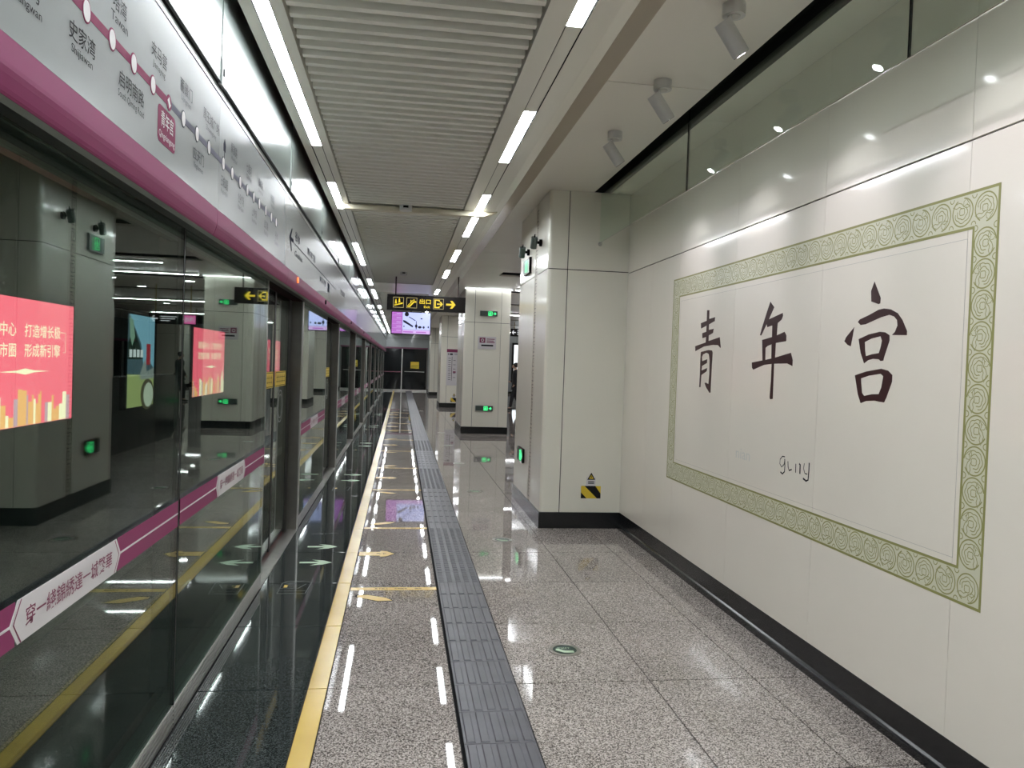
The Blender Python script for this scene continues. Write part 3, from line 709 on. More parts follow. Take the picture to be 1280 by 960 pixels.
column(1.37, 2.40, 37.4, 39.2, [1.60, 2.19], 'fourth and farthest cream column before the end doors', False, (38.0, 38.13))
for i, yy in enumerate((7.3, 17.27, 27.4, 37.4)):
    column(8.3, 9.3, yy, yy + 1.8, [8.5, 9.1], f'cream column of the opposite row across the hall, {ORD[i]} from the camera', False, (yy + .6, yy + .73), top=3.19, orn=False)

# ================================================================== signs
def man(b, fr, u, v, s, m, lift):
    """running figure inside a doorway, s = size of the box"""
    P = lambda L: [(u + a * s, v + c * s) for a, c in L]
    b.poly(fr, [P([(0, 0), (1, 0), (1, 1), (0, 1)]), P([(.1, .1), (.1, .9), (.9, .9), (.9, .1)])], m, 0.001, lift)
    b.disc(fr, (u + .55 * s, v + .76 * s), .09 * s, m, 0.001, lift, n=12)
    b.poly(fr, P([(.38, .62), (.62, .66), (.80, .50), (.75, .44), (.62, .54), (.56, .42), (.72, .28), (.70, .12), (.60, .12), (.60, .25), (.44, .36), (.34, .2), (.15, .2), (.15, .28), (.30, .29), (.42, .54), (.32, .54), (.22, .42), (.16, .47), (.28, .62)]), m, 0.001, lift)
def arrow(b, fr, u, v, w_, h_, m, lift, d=1, t=0.001):
    P = [(-.5, -.12), (.12, -.12), (-.08, -.5), (.16, -.5), (.5, 0), (.16, .5), (-.08, .5), (.12, .12), (-.5, .12)]
    L = [(u + d * a * w_, v + c * h_) for a, c in P]
    if d < 0: L.reverse()
    b.poly(fr, L, m, t, lift)
def exit_sign(fr, w_, h_, label, left=False, tall=False):
    o = fr[0]; e = empty('exit_sign', o, label, 'exit sign')
    b = MB(); b.rect(fr, -w_ / 2, w_ / 2, -h_ / 2, h_ / 2, SIGNGR, 0.025)
    b.obj('sign_body', e)
    b = MB(); b.poly(fr, [[(-w_ / 2, -h_ / 2), (w_ / 2, -h_ / 2), (w_ / 2, h_ / 2), (-w_ / 2, h_ / 2)], [(-w_ / 2 + .008, -h_ / 2 + .008), (-w_ / 2 + .008, h_ / 2 - .008), (w_ / 2 - .008, h_ / 2 - .008), (w_ / 2 - .008, -h_ / 2 + .008)]], STEEL, 0.028); b.obj('sign_frame', e)
    b = MB(); s = h_ * 0.72
    man(b, fr, -s * 0.1 if not tall else -s / 2, -s / 2, s, GREENE, 0.0255)
    if not tall: arrow(b, fr, w_ * 0.34 * (-1 if left else 1), 0, h_ * .5, h_ * .45, GREENE, 0.0255, -1 if left else 1)
    b.obj('pictogram', e, label='glowing green running figure and arrow')
exit_sign(frF(1.905, 17.268, 2.695), 0.40, 0.125, 'upper green exit sign on the front of the second column')
exit_sign(frF(1.87, 17.268, 0.575), 0.40, 0.125, 'lower green exit sign on the front of the second column')
exit_sign(frR(1.358, 8.47, 2.645), 0.40, 0.17, 'green exit sign high on the side of the nearest column', tall=True)
exit_sign(frR(1.358, 8.48, 0.57), 0.36, 0.15, 'green exit sign low on the side of the nearest column')
# small camera and speaker on the side of the first column
def cctv(y, z, label):
    e = empty('wall_camera', (1.36, y, z), label, 'camera')
    b = MB(); b.cyl((1.36, y, z), (1.335, y, z), 0.035, BLACK, n=14); b.cyl((1.335, y, z), (1.29, y, z + 0.005), 0.014, BLACK, n=10); b.obj('bracket', e)
    b = MB(); b.cyl((1.28, y - 0.03, z + 0.045), (1.28, y + 0.03, z - 0.05), 0.034, SIGNGR, n=14); b.obj('camera_body', e)
    b = MB(); b.cyl((1.28, y - 0.031, z + 0.047), (1.28, y - 0.045, z + 0.075), 0.006, BLACK, n=6); b.obj('cable', e)
cctv(7.69, 2.79, 'small black camera on the side of the nearest column'); cctv(8.45, 2.80, 'small black device mounted just above the high exit sign of the nearest column')

# notice plate on second column
e = empty('notice_plate', (1.89, 17.268, 2.04), 'white notice plate with a magenta square emblem on the second column', 'notice')
fr = frF(1.89, 17.268, 2.04); b = MB(); b.rect(fr, -0.205, 0.205, -0.14, 0.14, WHITE, 0.006); b.obj('plate', e)
b = MB(); b.rect(fr, -0.17, -0.04, 0.0, 0.115, MAGTXT, 0.001, 0.006); b.disc(fr, (-0.105, 0.057), 0.035, WHITE, 0.001, 0.0072, inner=0.02)
for u0, u1, v in ((-.01, .17, .085), (-.01, .15, .045), (-.01, .17, .01)): b.rect(fr, u0, u1, v - .009, v + .009, MAGTXT, 0.001, 0.006)
b.rect(fr, -.13, .14, -.075, -.04, INK, 0.001, 0.006); b.obj('print', e)
# warning stickers
def hz(fr, s, label):
    e = empty('warning_sticker', fr[0], label, 'sticker')
    b = MB(); w_, h_ = 0.17 * s, 0.105 * s
    b.rect(fr, -w_ / 2, w_ / 2, -h_ / 2, h_ / 2, YELP, 0.0008)
    b.poly(fr, [(-.056 * s, h_ / 2), (.038 * s, h_ / 2), (w_ / 2, -.012 * s), (w_ / 2, -h_ / 2), (.055 * s, -h_ / 2)], INK, 0.0005, 0.0009)
    b.poly(fr, [(-w_ / 2, -.002 * s), (-.035 * s, -h_ / 2), (-w_ / 2, -h_ / 2)], INK, 0.0005, 0.0009)
    b.obj('striped_panel', e)
    b = MB(); b.rect(fr, -.042 * s, .038 * s, .046 * s, .125 * s, WHITE, 0.001, 0.0)
    for v in (.075, .088): b.rect(fr, -.026 * s, .026 * s, v * s - .004 * s, v * s + .004 * s, GREYINK2, 0.0006, 0.001)
    b.obj('text_panel', e)
    b = MB(); b.poly(fr, [[(-.034 * s, .105 * s), (.034 * s, .105 * s), (0, .165 * s)], [(-.020 * s, .113 * s), (0, .148 * s), (.020 * s, .113 * s)]], INK, 0.001, 0.0016)
    b.poly(fr, [(-.020 * s, .113 * s), (.020 * s, .113 * s), (0, .148 * s)], YELP, 0.001, 0.0008)
    b.poly(fr, [(.002 * s, .142 * s), (-.007 * s, .127 * s), (-.001 * s, .127 * s), (-.004 * s, .115 * s), (.007 * s, .131 * s), (.001 * s, .131 * s)], INK, 0.001, 0.002); b.obj('hazard_triangle', e)
hz(frF(1.858, 7.2995, 0.352), 1.15, 'yellow and black striped warning sticker low on the front of the nearest column')
hz(frF(1.89, 27.399, 0.27), 1.4, 'yellow and black striped warning sticker low on the third column')
# station map poster on third column
e = empty('map_poster', (1.85, 27.39, 1.2), 'tall white station map poster with a magenta heading on the third column', 'poster')
fr = frF(1.85, 27.398, 0); b = MB(); b.rect(fr, -.26, .26, .78, 2.06, WHITE, 0.01); b.obj('board', e)
b = MB(); b.rect(fr, -.26, .26, 1.95, 2.06, MAGTXT, 0.001, 0.01); b.obj('heading', e)
b = MB(); b.rect(fr, -.08, -.065, .95, 1.80, INK, 0.001, 0.01); b.rect(fr, .23, .245, .80, 1.70, INK, 0.001, 0.01); b.rect(fr, -.22, -.18, 1.86, 1.90, INK, 0.001, 0.01)
b.rect(fr, -.15, -.05, 1.85, 1.91, GREYINK2, 0.001, 0.01); b.rect(fr, 0, .2, 1.875, 1.89, GREYINK2, 0.001, 0.01)
random.seed(3)
for i in range(11):
    v = 0.98 + i * 0.075; b.rect(fr, -.2, -.11, v, v + .015, GREYINK2, 0.001, 0.01)
    if i % 2: b.rect(fr, -.03, .06, v, v + .015, GREYINK2, 0.001, 0.01)
    b.rect(fr, .14, .21, v, v + .015, GREYINK2, 0.001, 0.01)
b.rect(fr, -.03, .07, 1.23, 1.28, MAGTXT, 0.001, 0.01); b.rect(fr, .13, .22, 1.16, 1.20, MAGTXT, 0.001, 0.01); b.obj('map_print', e)

# ---- hanging yellow/black sign
YS = 14.0
sx0, sx1, sz0, sz1 = -0.28, 1.12, 2.472, 2.748
e = empty('hanging_sign', ((sx0 + sx1) / 2, YS, sz1), 'black hanging sign with yellow stairs, escalator and exit symbols and an arrow', 'sign')
MB().bbox(sx0, sx1, YS, YS + 0.10, sz0, sz1, SIGNB, 0.006).obj('sign_box', e)
b = MB(); ROD = mat('rod_brown', (0.06, 0.035, 0.03), 0.4)
b.cyl((-0.13, YS + .05, sz1), (-0.13, YS + .05, 3.20), 0.013, ROD, n=10); b.cyl((0.985, YS + .05, sz1), (0.985, YS + .05, 3.16), 0.013, ROD, n=10); b.obj('hanger_rod', e)
fr = frF(sx0, YS, sz0); H = sz1 - sz0; W = sx1 - sx0
def sq(b, u, v, s, m, t=0.006):
    b.poly(fr, [[(u, v), (u + s, v), (u + s, v + s), (u, v + s)], [(u + t, v + t), (u + t, v + s - t), (u + s - t, v + s - t), (u + s - t, v + t)]], m, 0.001, 0.0)
s = 0.185; v0 = 0.045
b = MB(); u = 0.11; sq(b, u, v0, s, YELF)
b.poly(fr, [(u + .02, v0 + .03), (u + .17, v0 + .07), (u + .17, v0 + .095), (u + .13, v0 + .085), (u + .13, v0 + .075), (u + .09, v0 + .075), (u + .09, v0 + .065), (u + .05, v0 + .055), (u + .02, v0 + .05)], YELE)
for du, dv, hh in ((.045, .065, .085), (.105, .085, .085)):
    b.poly(fr, [(u + du - .015, v0 + dv), (u + du - .004, v0 + dv), (u + du, v0 + dv + .02), (u + du + .010, v0 + dv), (u + du + .02, v0 + dv), (u + du + .012, v0 + dv + .065), (u + du - .008, v0 + dv + .065)], YELE); b.disc(fr, (u + du + .002, v0 + dv + .076), .009, YELE, n=10)
b.obj('stairs_symbol', e)
b = MB(); u = 0.345; sq(b, u, v0, s, YELF)
b.poly(fr, [(u + .015, v0 + .02), (u + .065, v0 + .02), (u + .135, v0 + .1), (u + .172, v0 + .1), (u + .172, v0 + .125), (u + .125, v0 + .125), (u + .055, v0 + .045), (u + .015, v0 + .045)], YELE)
b.poly(fr, [(u + .03, v0 + .06), (u + .05, v0 + .06), (u + .12, v0 + .14), (u + .15, v0 + .14), (u + .15, v0 + .15), (u + .115, v0 + .15), (u + .045, v0 + .07), (u + .03, v0 + .07)], YELE)
b.rect(fr, u + .07, u + .085, v0 + .085, v0 + .125, YELE); b.disc(fr, (u + .078, v0 + .137), .009, YELE, n=10); b.obj('escalator_symbol', e)
b = MB(); text(b, fr, '出口', 0.575, 0.775, 0.125, 0.215, YELE, 0.0015, 0.02); text(b, fr, 'Exit', 0.655, 0.765, 0.055, 0.098, YELE, 0.0015, 0.015); b.obj('lettering', e)
b = MB(); u = 0.82; sq(b, u, v0, s, YELF)
b.poly(fr, [(u + .018, v0 + .018), (u + .115, v0 + .018), (u + .115, v0 + .05), (u + .095, v0 + .05), (u + .095, v0 + .04), (u + .045, v0 + .04), (u + .045, v0 + .15), (u + .095, v0 + .15), (u + .095, v0 + .135), (u + .115, v0 + .135), (u + .115, v0 + .17), (u + .018, v0 + .17)], YELE)
arrow(b, fr, u + .12, v0 + .092, .105, .085, YELE, 0); b.obj('exit_symbol', e)
b = MB(); arrow(b, fr, 1.135, v0 + .09, .17, .14, YELE, 0); b.obj('arrow_symbol', e)

# ---- hanging television
YT = 22.0; tx0, tx1, tz0, tz1 = -0.31, 0.80, 2.33, 2.965
e = empty('hanging_screen', ((tx0 + tx1) / 2, YT, tz1), 'flat information screen glowing violet and pale blue below the hanging sign', 'screen')
MB().box(tx0, tx1, YT + 0.004, YT + 0.09, tz0, tz1, SIGNB).obj('casing', e)
b = MB(); b.cyl((0.24, YT + .05, tz1), (0.24, YT + .05, 3.2), 0.02, ROD, n=10); b.obj('hanger_rod', e)
fr = frF(tx0, YT, tz0); W = tx1 - tx0; H = tz1 - tz0
PUR = emis('screen_purple', (0.42, 0.13, 0.52), 1.1); PUR2 = emis('screen_violet', (0.62, 0.42, 0.8), 1.1); BLU = emis('screen_blue', (0.50, 0.56, 1.0), 1.15)
b = MB(); b.rect(fr, .02, .31, .02, H - .02, PUR, 0.003); 
for i in range(5): b.rect(fr, .03, .30, .05 + i * .118, .056 + i * .118, PUR2, 0.001, 0.003); b.rect(fr, .15, .28, .09 + i * .118, .11 + i * .118, PUR2, 0.001, 0.003)
b.rect(fr, .315, W - .02, .02, .125, PUR2, 0.003); b.rect(fr, .34, .62, .05, .085, PUR, 0.001, 0.003); b.rect(fr, .70, .98, .05, .085, PUR, 0.001, 0.003)
b.obj('timetable_column', e)
b = MB(); b.rect(fr, .315, W - .02, .13, H - .02, BLU, 0.003); b.obj('picture_area', e)
b = MB(); SK = mat('screen_dark', (0.01, 0.01, 0.03), 0.4)
b.poly(fr, [(.33, .40), (.40, .38), (.62, .24), (.60, .20), (.34, .34)], SK, 0.001, 0.003); b.disc(fr, (.43, .56), .06, SK, 0.001, 0.003, n=12); b.poly(fr, [(.50, .50), (.68, .40), (.67, .38), (.49, .48)], SK, 0.001, 0.003)
b.obj('picture_silhouette', e)
for cx, cz, rx, rz in ((.70, .24, .035, .05), (.80, .21, .055, .035), (.91, .21, .03, .035), (1.04, .22, .02, .03), (.845, .45, .03, .018), (.36, .22, .02, .02)):
    q = MB(); q.disc(fr, (cx, cz), rx, SK, 0.001, 0.003, n=10, ry=rz); q.obj('picture_silhouette', e)
b = MB(); b.poly(fr, [(.69, .15), (.715, .15), (.71, .38), (.695, .38)], SK, 0.001, 0.003); b.obj('picture_silhouette', e)

# ---- hall direction signs
def hall_sign(x0, x1, y, z0, z1, label, kind):
    e = empty('direction_sign', ((x0 + x1) / 2, y, z1), label, 'sign')
    MB().bbox(x0, x1, y, y + .1, z0, z1, SIGNB, 0.005).obj('sign_box', e)
    b = MB()
    for x in (x0 + .15, x1 - .15): b.cyl((x, y + .05, z1), (x, y + .05, 3.25), 0.015, mat('brass_rod', (0.4, 0.3, 0.12), 0.4), n=8)
    b.obj('hanger_rod', e); fr = frF(x0, y, z0); H = z1 - z0; W = x1 - x0; b = MB()
    if kind == 0:
        b.rect(fr, 0.02, 0.30, .02, H - .02, PINKE, 0.001); text(b, fr, '1号线', 0.05, 0.27, .06, H - .06, WHE, 0.003, 0.01)
        arrow(b, fr, W - .14, H / 2, .15, .15, WHE, 0)
        for v, u in ((.17, .45), (.12, .5), (.07, .62)): b.rect(fr, u, W - .28, v * H / .25, v * H / .25 + .02, WHE)
    else:
        arrow(b, fr, .12, H / 2, .15, .15, WHE, 0, -1)
        for v in (.2, .13, .06): b.rect(fr, .26, .70, v * H / .28, v * H / .28 + .035, WHE)
    b.obj('sign_face', e)
hall_sign(3.23, 4.35, 20.0, 2.28, 2.53, 'black direction sign with a pink panel behind the column, mirrored in the screens', 0)
hall_sign(4.20, 5.9, 30.0, 2.70, 3.00, 'black hanging direction sign with white lettering in the gap between the columns', 1)
e = empty('advert_lightbox', (6.4, 41.98, 1.7), 'tall white glowing lightbox in a black frame on the far hall wall', 'lightbox')
MB().box(5.98, 7.0, 41.93, 41.98, .76, 2.80, SIGNB).obj('frame', e); MB().box(6.09, 6.89, 41.92, 41.93, .87, 2.69, emis('white_box_light', (0.85, 0.95, 1.0), 1.6)).obj('panel', e)

# ---- dark escalator balustrade in the hall
e = empty('escalator_wall', (2.6, 13, 0), 'dark low escalator wall with a rounded end, seen only mirrored in the screens', 'escalator')
DG = mat('charcoal_panel', (0.03, 0.033, 0.033), 0.2)
b = MB(); pr = [(10.2, 0), (15.3, 0)] + [(15.3 + .45 * math.cos(R(a)), .62 + .55 * math.sin(R(a))) for a in range(-60, 91, 15)] + [(10.2, 1.17)]
n = len(pr); vs = [(2.45, p[0], p[1]) for p in pr] + [(2.75, p[0], p[1]) for p in pr]
b.add(vs, [(i, (i + 1) % n, n + (i + 1) % n, n + i) for i in range(n)] + [tuple(reversed(range(n))), tuple(range(n, 2 * n))], DG); b.obj('base_wall', e)
MB().box(2.58, 2.60, 10.2, 12.3, 1.172, 1.9, mat('teal_panel', (0.05, 0.065, 0.07), 0.2)).obj('upper_panel', e)

# ================================================================== end doors
e = empty('end_doors', (0.2, Y_END, 0), 'black glazed double doors closing the far end of the platform', 'doors')
DGL = mat('dark_door_glass', (0.006, 0.007, 0.008), 0.06)
b = MB(); b.box(-1.05, 1.41, Y_END - .05, Y_END, 2.26, 2.34, mat('maroon_rail', (0.12, 0.02, 0.06), 0.4)); b.box(-1.05, -1.0, Y_END - .05, Y_END, .08, 2.26, DSTEEL); b.box(1.36, 1.41, Y_END - .05, Y_END, .08, 2.26, DSTEEL); b.box(-1.05, 1.41, Y_END - .05, Y_END, 0, .08, STEEL); b.obj('door_frame', e)
for x0, x1 in ((-1.0, 0.02), (0.08, 1.36)):
    q = MB(); q.box(x0, x1, Y_END - .03, Y_END - .01, .08, 2.26, DGL); d = q.obj('door_leaf', e)
b = MB(); b.box(0.021, 0.079, Y_END - .05, Y_END, .08, 2.26, STEEL); b.obj('centre_post', e)
b = MB(); b.box(-.98, 0.0, Y_END - .06, Y_END - .035, 1.0, 1.03, mat('pink_rail', (0.3, 0.1, 0.14), 0.4)); b.box(.2, 1.25, Y_END - .06, Y_END - .035, 1.03, 1.06, STEEL); b.obj('push_bar', e)
b = MB(); fr = frF(.51, Y_END - .031, 0); b.rect(fr, 0, .45, 1.22, 1.57, YELP, .003); b.rect(fr, .03, .42, 1.36, 1.38, INK, .002, .003); b.rect(fr, .03, .42, 1.28, 1.30, INK, .002, .003); b.obj('yellow_notice', e)
b = MB(); b.box(-1.3, -1.055, Y_END - .25, Y_END, 0, 2.3, DSTEEL); b.obj('side_post', e)

# ================================================================== cable duct and detector
e = empty('cable_duct', (0.1, 7.77, 3.04), 'beige cable duct crossing the slatted ceiling from side to side', 'duct')
DU = mat('duct_beige', (0.62, 0.57, 0.44), 0.4)
b = MB(); b.box(-0.60, 0.765, 7.715, 7.805, 3.020, 3.069, DU)
b.add([(0.765, 7.715, 3.020), (0.90, 7.715, 3.065), (0.93, 7.715, 3.13), (0.765, 7.715, 3.069), (0.765, 7.80, 3.020), (0.90, 7.80, 3.065), (0.93, 7.80, 3.13), (0.765, 7.80, 3.069)], [(0, 1, 2, 3), (7, 6, 5, 4), (0, 4, 5, 1), (3, 2, 6, 7), (1, 5, 6, 2)], DU)
b.obj('duct_run', e)
for yy, lab in ((7.66, 'white round detector on the beige cable duct'), (13.3, 'small white detector on the slatted ceiling near the hanging sign')):
    q = empty('detector', (0.0, yy, 3.04), lab, 'detector'); b = MB(); b.cyl((0, yy, 3.069), (0, yy, 3.018), 0.06, SPW, n=20); b.obj('body', q)
    b = MB(); b.box(-.025, .025, yy - .064, yy - .05, 3.04, 3.06, BLACK); b.obj('window', q)

# ================================================================== mural on the right wall
mu_ = empty('wall_mural', (2.149, 4.28, 0.695), 'large calligraphy panel with an olive scroll border on the cream right wall', 'mural')
FW = (Vector((2.1498, 0, 0)), -Y, Z, -X)      # u = -y
oy0, oy1, oz0, oz1 = 2.57, 6.0, 0.695, 2.282
iy0, iy1, iz0, iz1 = 2.705, 5.852, 0.838, 2.133
Pn = lambda L: [(-a, c) for a, c in L]
b = MB(); b.poly(FW, [Pn([(oy0, oz0), (oy0, oz1), (oy1, oz1), (oy1, oz0)]), Pn([(iy0, iz0), (iy1, iz0), (iy1, iz1), (iy0, iz1)])], FIELD, 0.0004); b.obj('border_field', mu_)
b = MB(); lw = 0.011
for (a0, a1, c0, c1) in ((oy0, oy1, oz0, oz1), (iy0 - lw, iy1 + lw, iz0 - lw, iz1 + lw)):
    b.poly(FW, [Pn([(a0, c0), (a0, c1), (a1, c1), (a1, c0)]), Pn([(a0 + lw, c0 + lw), (a1 - lw, c0 + lw), (a1 - lw, c1 - lw), (a0 + lw, c1 - lw)])], OLIVE, 0.0004, 0.0005)
b.obj('border_lines', mu_)
def motif(b, cy, cz, r, rotd, flip):
    ca, sa = math.cos(R(rotd)), math.sin(R(rotd))
    def T(L):
        out = []
        for p, q in L:
            if flip: p = -p
            out.append((-(cy + r * (p * ca - q * sa)), cz + r * (p * sa + q * ca)))
        return out
    def arc(rad, a0, a1, amp=0.0, k=0, n=20, off=(0, 0)):
        return [(off[0] + (rad + amp * abs(math.sin(k * t_))) * math.cos(t_), off[1] + (rad + amp * abs(math.sin(k * t_))) * math.sin(t_)) for t_ in [R(a0 + (a1 - a0) * i / n) for i in range(n + 1)]]
    L = 0.00052
    b.ribbon(FW, T(arc(0.98, -60, 265, n=28)), 0.0055, OLIVE, L)
    b.ribbon(FW, T(arc(0.66, 5, 235, .10, 3.2, 24, (.02, 0))), 0.0036, OLIVE, L)
    b.ribbon(FW, T(arc(0.44, -10, 225, .09, 2.6, 20, (.05, -.02))), 0.0036, OLIVE, L)
    b.ribbon(FW, T(arc(0.22, 0, 360, .06, 2.0, 16, (.06, -.05))), 0.0034, OLIVE, L)
    b.ribbon(FW, T([(.08, -.28), (.35, -.42), (.62, -.34), (.98, -.48), (.75, -.62), (.4, -.72), (.1, -.6), (-.05, -.42)]), 0.0034, OLIVE, L)
    b.ribbon(FW, T([(-.05, -.42), (-.35, -.25), (-.72, -.35), (-.55, -.62), (-.3, -.9), (-.08, -.75), (-.05, -.42), (-.4, -.5)]), 0.0032, OLIVE, L)
b = MB(); rm_ = 0.056
def run(axis, c, a0, a1):
    n = max(1, round((a1 - a0) / 0.121)); st = (a1 - a0) / n
    for i in range(n):
        p = a0 + st * (i + .5); fl_ = i % 2 == 1
        if axis == 'y': motif(b, p, c, rm_, 180 if fl_ else 0, fl_); c0, c1 = c - .058, c + .058
        else: motif(b, c, p, rm_, 90 if fl_ else -90, fl_); c0, c1 = c - .055, c + .055
        q = p + st / 2
        for s_, e_ in ((c0, 1), (c1, -1)):
            pts = [(R(180 * k_ / 6)) for k_ in range(7)]
            if axis == 'y': b.ribbon(FW, [(-(q + .012 * math.cos(t_)), s_ + e_ * .014 * math.sin(t_)) for t_ in pts], .004, OLIVE, .00052)
            else: b.ribbon(FW, [(-(s_ + e_ * .014 * math.sin(t_)), q + .012 * math.cos(t_)) for t_ in pts], .004, OLIVE, .00052)
czt, czb = (oz1 + iz1) / 2, (oz0 + iz0) / 2; cyn, cyf = (oy0 + iy0) / 2, (oy1 + iy1) / 2
run('y', czt, oy0 + .01, oy1 - .01); run('y', czb, oy0 + .01, oy1 - .01); run('z', cyn, iz0, iz1); run('z', cyf, iz0, iz1)
b.obj('border_scrollwork', mu_)
b = MB(); b.poly(FW, [Pn([(2.728, .862), (2.728, 2.10), (5.83, 2.10), (5.83, .862)]), Pn([(2.7295, .8635), (5.8285, .8635), (5.8285, 2.0985), (2.7295, 2.0985)])], mat('hairline_grey', (0.40, 0.39, 0.36), 0.4), 0.0003); b.obj('inner_hairline', mu_)
Q1 = [[(5.293, 1.994), (5.25, 1.991), (5.249, 1.929), (5.145, 1.936), (5.149, 1.909), (5.25, 1.89), (5.25, 1.851), (5.161, 1.856), (5.172, 1.827), (5.246, 1.812), (5.245, 1.773), (5.052, 1.794), (5.029, 1.726), (5.033, 1.72), (5.077, 1.74), (5.164, 1.744), (5.325, 1.736), (5.485, 1.704), (5.494, 1.741), (5.295, 1.764), (5.292, 1.803), (5.36, 1.796), (5.367, 1.833), (5.292, 1.84), (5.293, 1.883), (5.392, 1.867), (5.4, 1.906), (5.293, 1.918)],
      [(5.378, 1.697), (5.24, 1.709), (5.177, 1.705), (5.162, 1.69), (5.168, 1.61), (5.17, 1.498), (5.172, 1.409), (5.193, 1.408), (5.258, 1.446), (5.287, 1.474), (5.262, 1.478), (5.216, 1.469), (5.207, 1.54), (5.211, 1.638), (5.232, 1.681), (5.275, 1.69), (5.338, 1.678), (5.355, 1.66), (5.348, 1.63), (5.257, 1.644), (5.258, 1.617), (5.348, 1.595), (5.352, 1.563), (5.251, 1.582), (5.256, 1.559), (5.351, 1.53), (5.36, 1.442), (5.385, 1.441), (5.38, 1.537), (5.383, 1.639)]]
N1 = [(4.334, 1.981), (4.283, 1.945), (4.344, 1.877), (4.178, 1.905), (4.173, 1.889), (4.188, 1.867), (4.233, 1.85), (4.238, 1.779), (4.146, 1.796), (4.124, 1.775), (4.123, 1.742), (4.245, 1.735), (4.248, 1.65), (4.064, 1.676), (4.04, 1.635), (4.042, 1.602), (4.101, 1.616), (4.256, 1.614), (4.255, 1.511), (4.254, 1.409), (4.287, 1.405), (4.293, 1.417), (4.286, 1.51), (4.286, 1.613), (4.38, 1.607), (4.521, 1.577), (4.54, 1.587), (4.546, 1.621), (4.404, 1.634), (4.42, 1.758), (4.394, 1.76), (4.295, 1.771), (4.298, 1.839), (4.36, 1.831), (4.37, 1.85), (4.433, 1.785), (4.452, 1.786), (4.429, 1.829), (4.372, 1.924)]
N2 = [(4.372, 1.708), (4.347, 1.719), (4.297, 1.728), (4.292, 1.645), (4.368, 1.637)]
G_ = [[(3.316, 1.996), (3.294, 1.962), (3.264, 1.916), (3.266, 1.891), (3.278, 1.889), (3.334, 1.905), (3.339, 1.954)],
      [(3.434, 1.815), (3.418, 1.827), (3.348, 1.843), (3.276, 1.863), (3.236, 1.866), (3.186, 1.859), (3.136, 1.839), (3.101, 1.807), (3.067, 1.758), (3.067, 1.74), (3.169, 1.744), (3.149, 1.758), (3.134, 1.785), (3.139, 1.809), (3.159, 1.825), (3.194, 1.835), (3.253, 1.828), (3.372, 1.801), (3.411, 1.8)],
      [(3.462, 1.792), (3.474, 1.741), (3.485, 1.7), (3.512, 1.708), (3.541, 1.726), (3.527, 1.746)]]
G1 = ([(3.422, 1.733), (3.342, 1.753), (3.259, 1.762), (3.218, 1.758), (3.187, 1.744), (3.185, 1.72), (3.219, 1.646), (3.223, 1.631), (3.243, 1.629), (3.259, 1.637), (3.301, 1.639), (3.338, 1.633), (3.369, 1.618), (3.4, 1.667)], [(3.371, 1.718), (3.319, 1.733), (3.252, 1.741), (3.24, 1.721), (3.248, 1.69), (3.259, 1.665), (3.313, 1.66), (3.358, 1.652), (3.366, 1.68)])
G2 = ([(3.439, 1.561), (3.35, 1.58), (3.236, 1.594), (3.185, 1.586), (3.154, 1.567), (3.154, 1.537), (3.191, 1.462), (3.204, 1.443), (3.235, 1.444), (3.276, 1.448), (3.339, 1.443), (3.382, 1.43), (3.408, 1.471)], [(3.389, 1.547), (3.327, 1.561), (3.239, 1.571), (3.218, 1.56), (3.229, 1.51), (3.246, 1.479), (3.299, 1.476), (3.357, 1.466), (3.375, 1.479)])
def char(lab, *shapes):
    b = MB()
    for s_ in shapes:
        if isinstance(s_, tuple): b.poly(FW, [Pn(s_[0]), Pn(s_[1])], CALLI, 0.0008)
        else: b.poly(FW, Pn(s_), CALLI, 0.0008)
    b.obj('calligraphy_character', mu_, label=lab)
char('left brush character', *Q1); char('middle brush character', (N1, N2)); char('right brush character', *G_, G1, G2)
b = MB()
for L_, wd in (([(4.081, 1.092), (4.109, 1.091), (4.134, 1.072), (4.136, 1.046), (4.114, 1.03), (4.087, 1.048), (4.080, 1.078)], .006), ([(4.082, 1.08), (4.077, 1.04), (4.079, 1.008), (4.101, .993), (4.125, 1.001)], .009),
               ([(4.045, 1.071), (4.040, 1.040), (4.027, 1.022), (3.999, 1.032)], .008), ([(3.957, 1.069), (3.956, 1.020)], .008), ([(3.922, 1.073), (3.911, 1.070), (3.910, 1.020)], .012),
               ([(3.819, 1.092), (3.819, 1.048), (3.823, 1.0), (3.843, .992), (3.876, 1.001)], .010), ([(3.868, 1.083), (3.874, 1.054), (3.859, 1.03), (3.834, 1.029)], .006)):
    b.ribbon(FW, Pn(L_), wd, INK, 0.0006)
b.obj('worn_lettering', mu_, label='worn black pinyin letters')
b = MB(); PALE = mat('ghost_letter', (0.60, 0.60, 0.56), 0.3)
text(b, FW, 'nian', -4.72, -4.52, 1.01, 1.075, PALE, 0.0005); b.obj('worn_lettering', mu_, label='pale trace of removed pinyin letters')

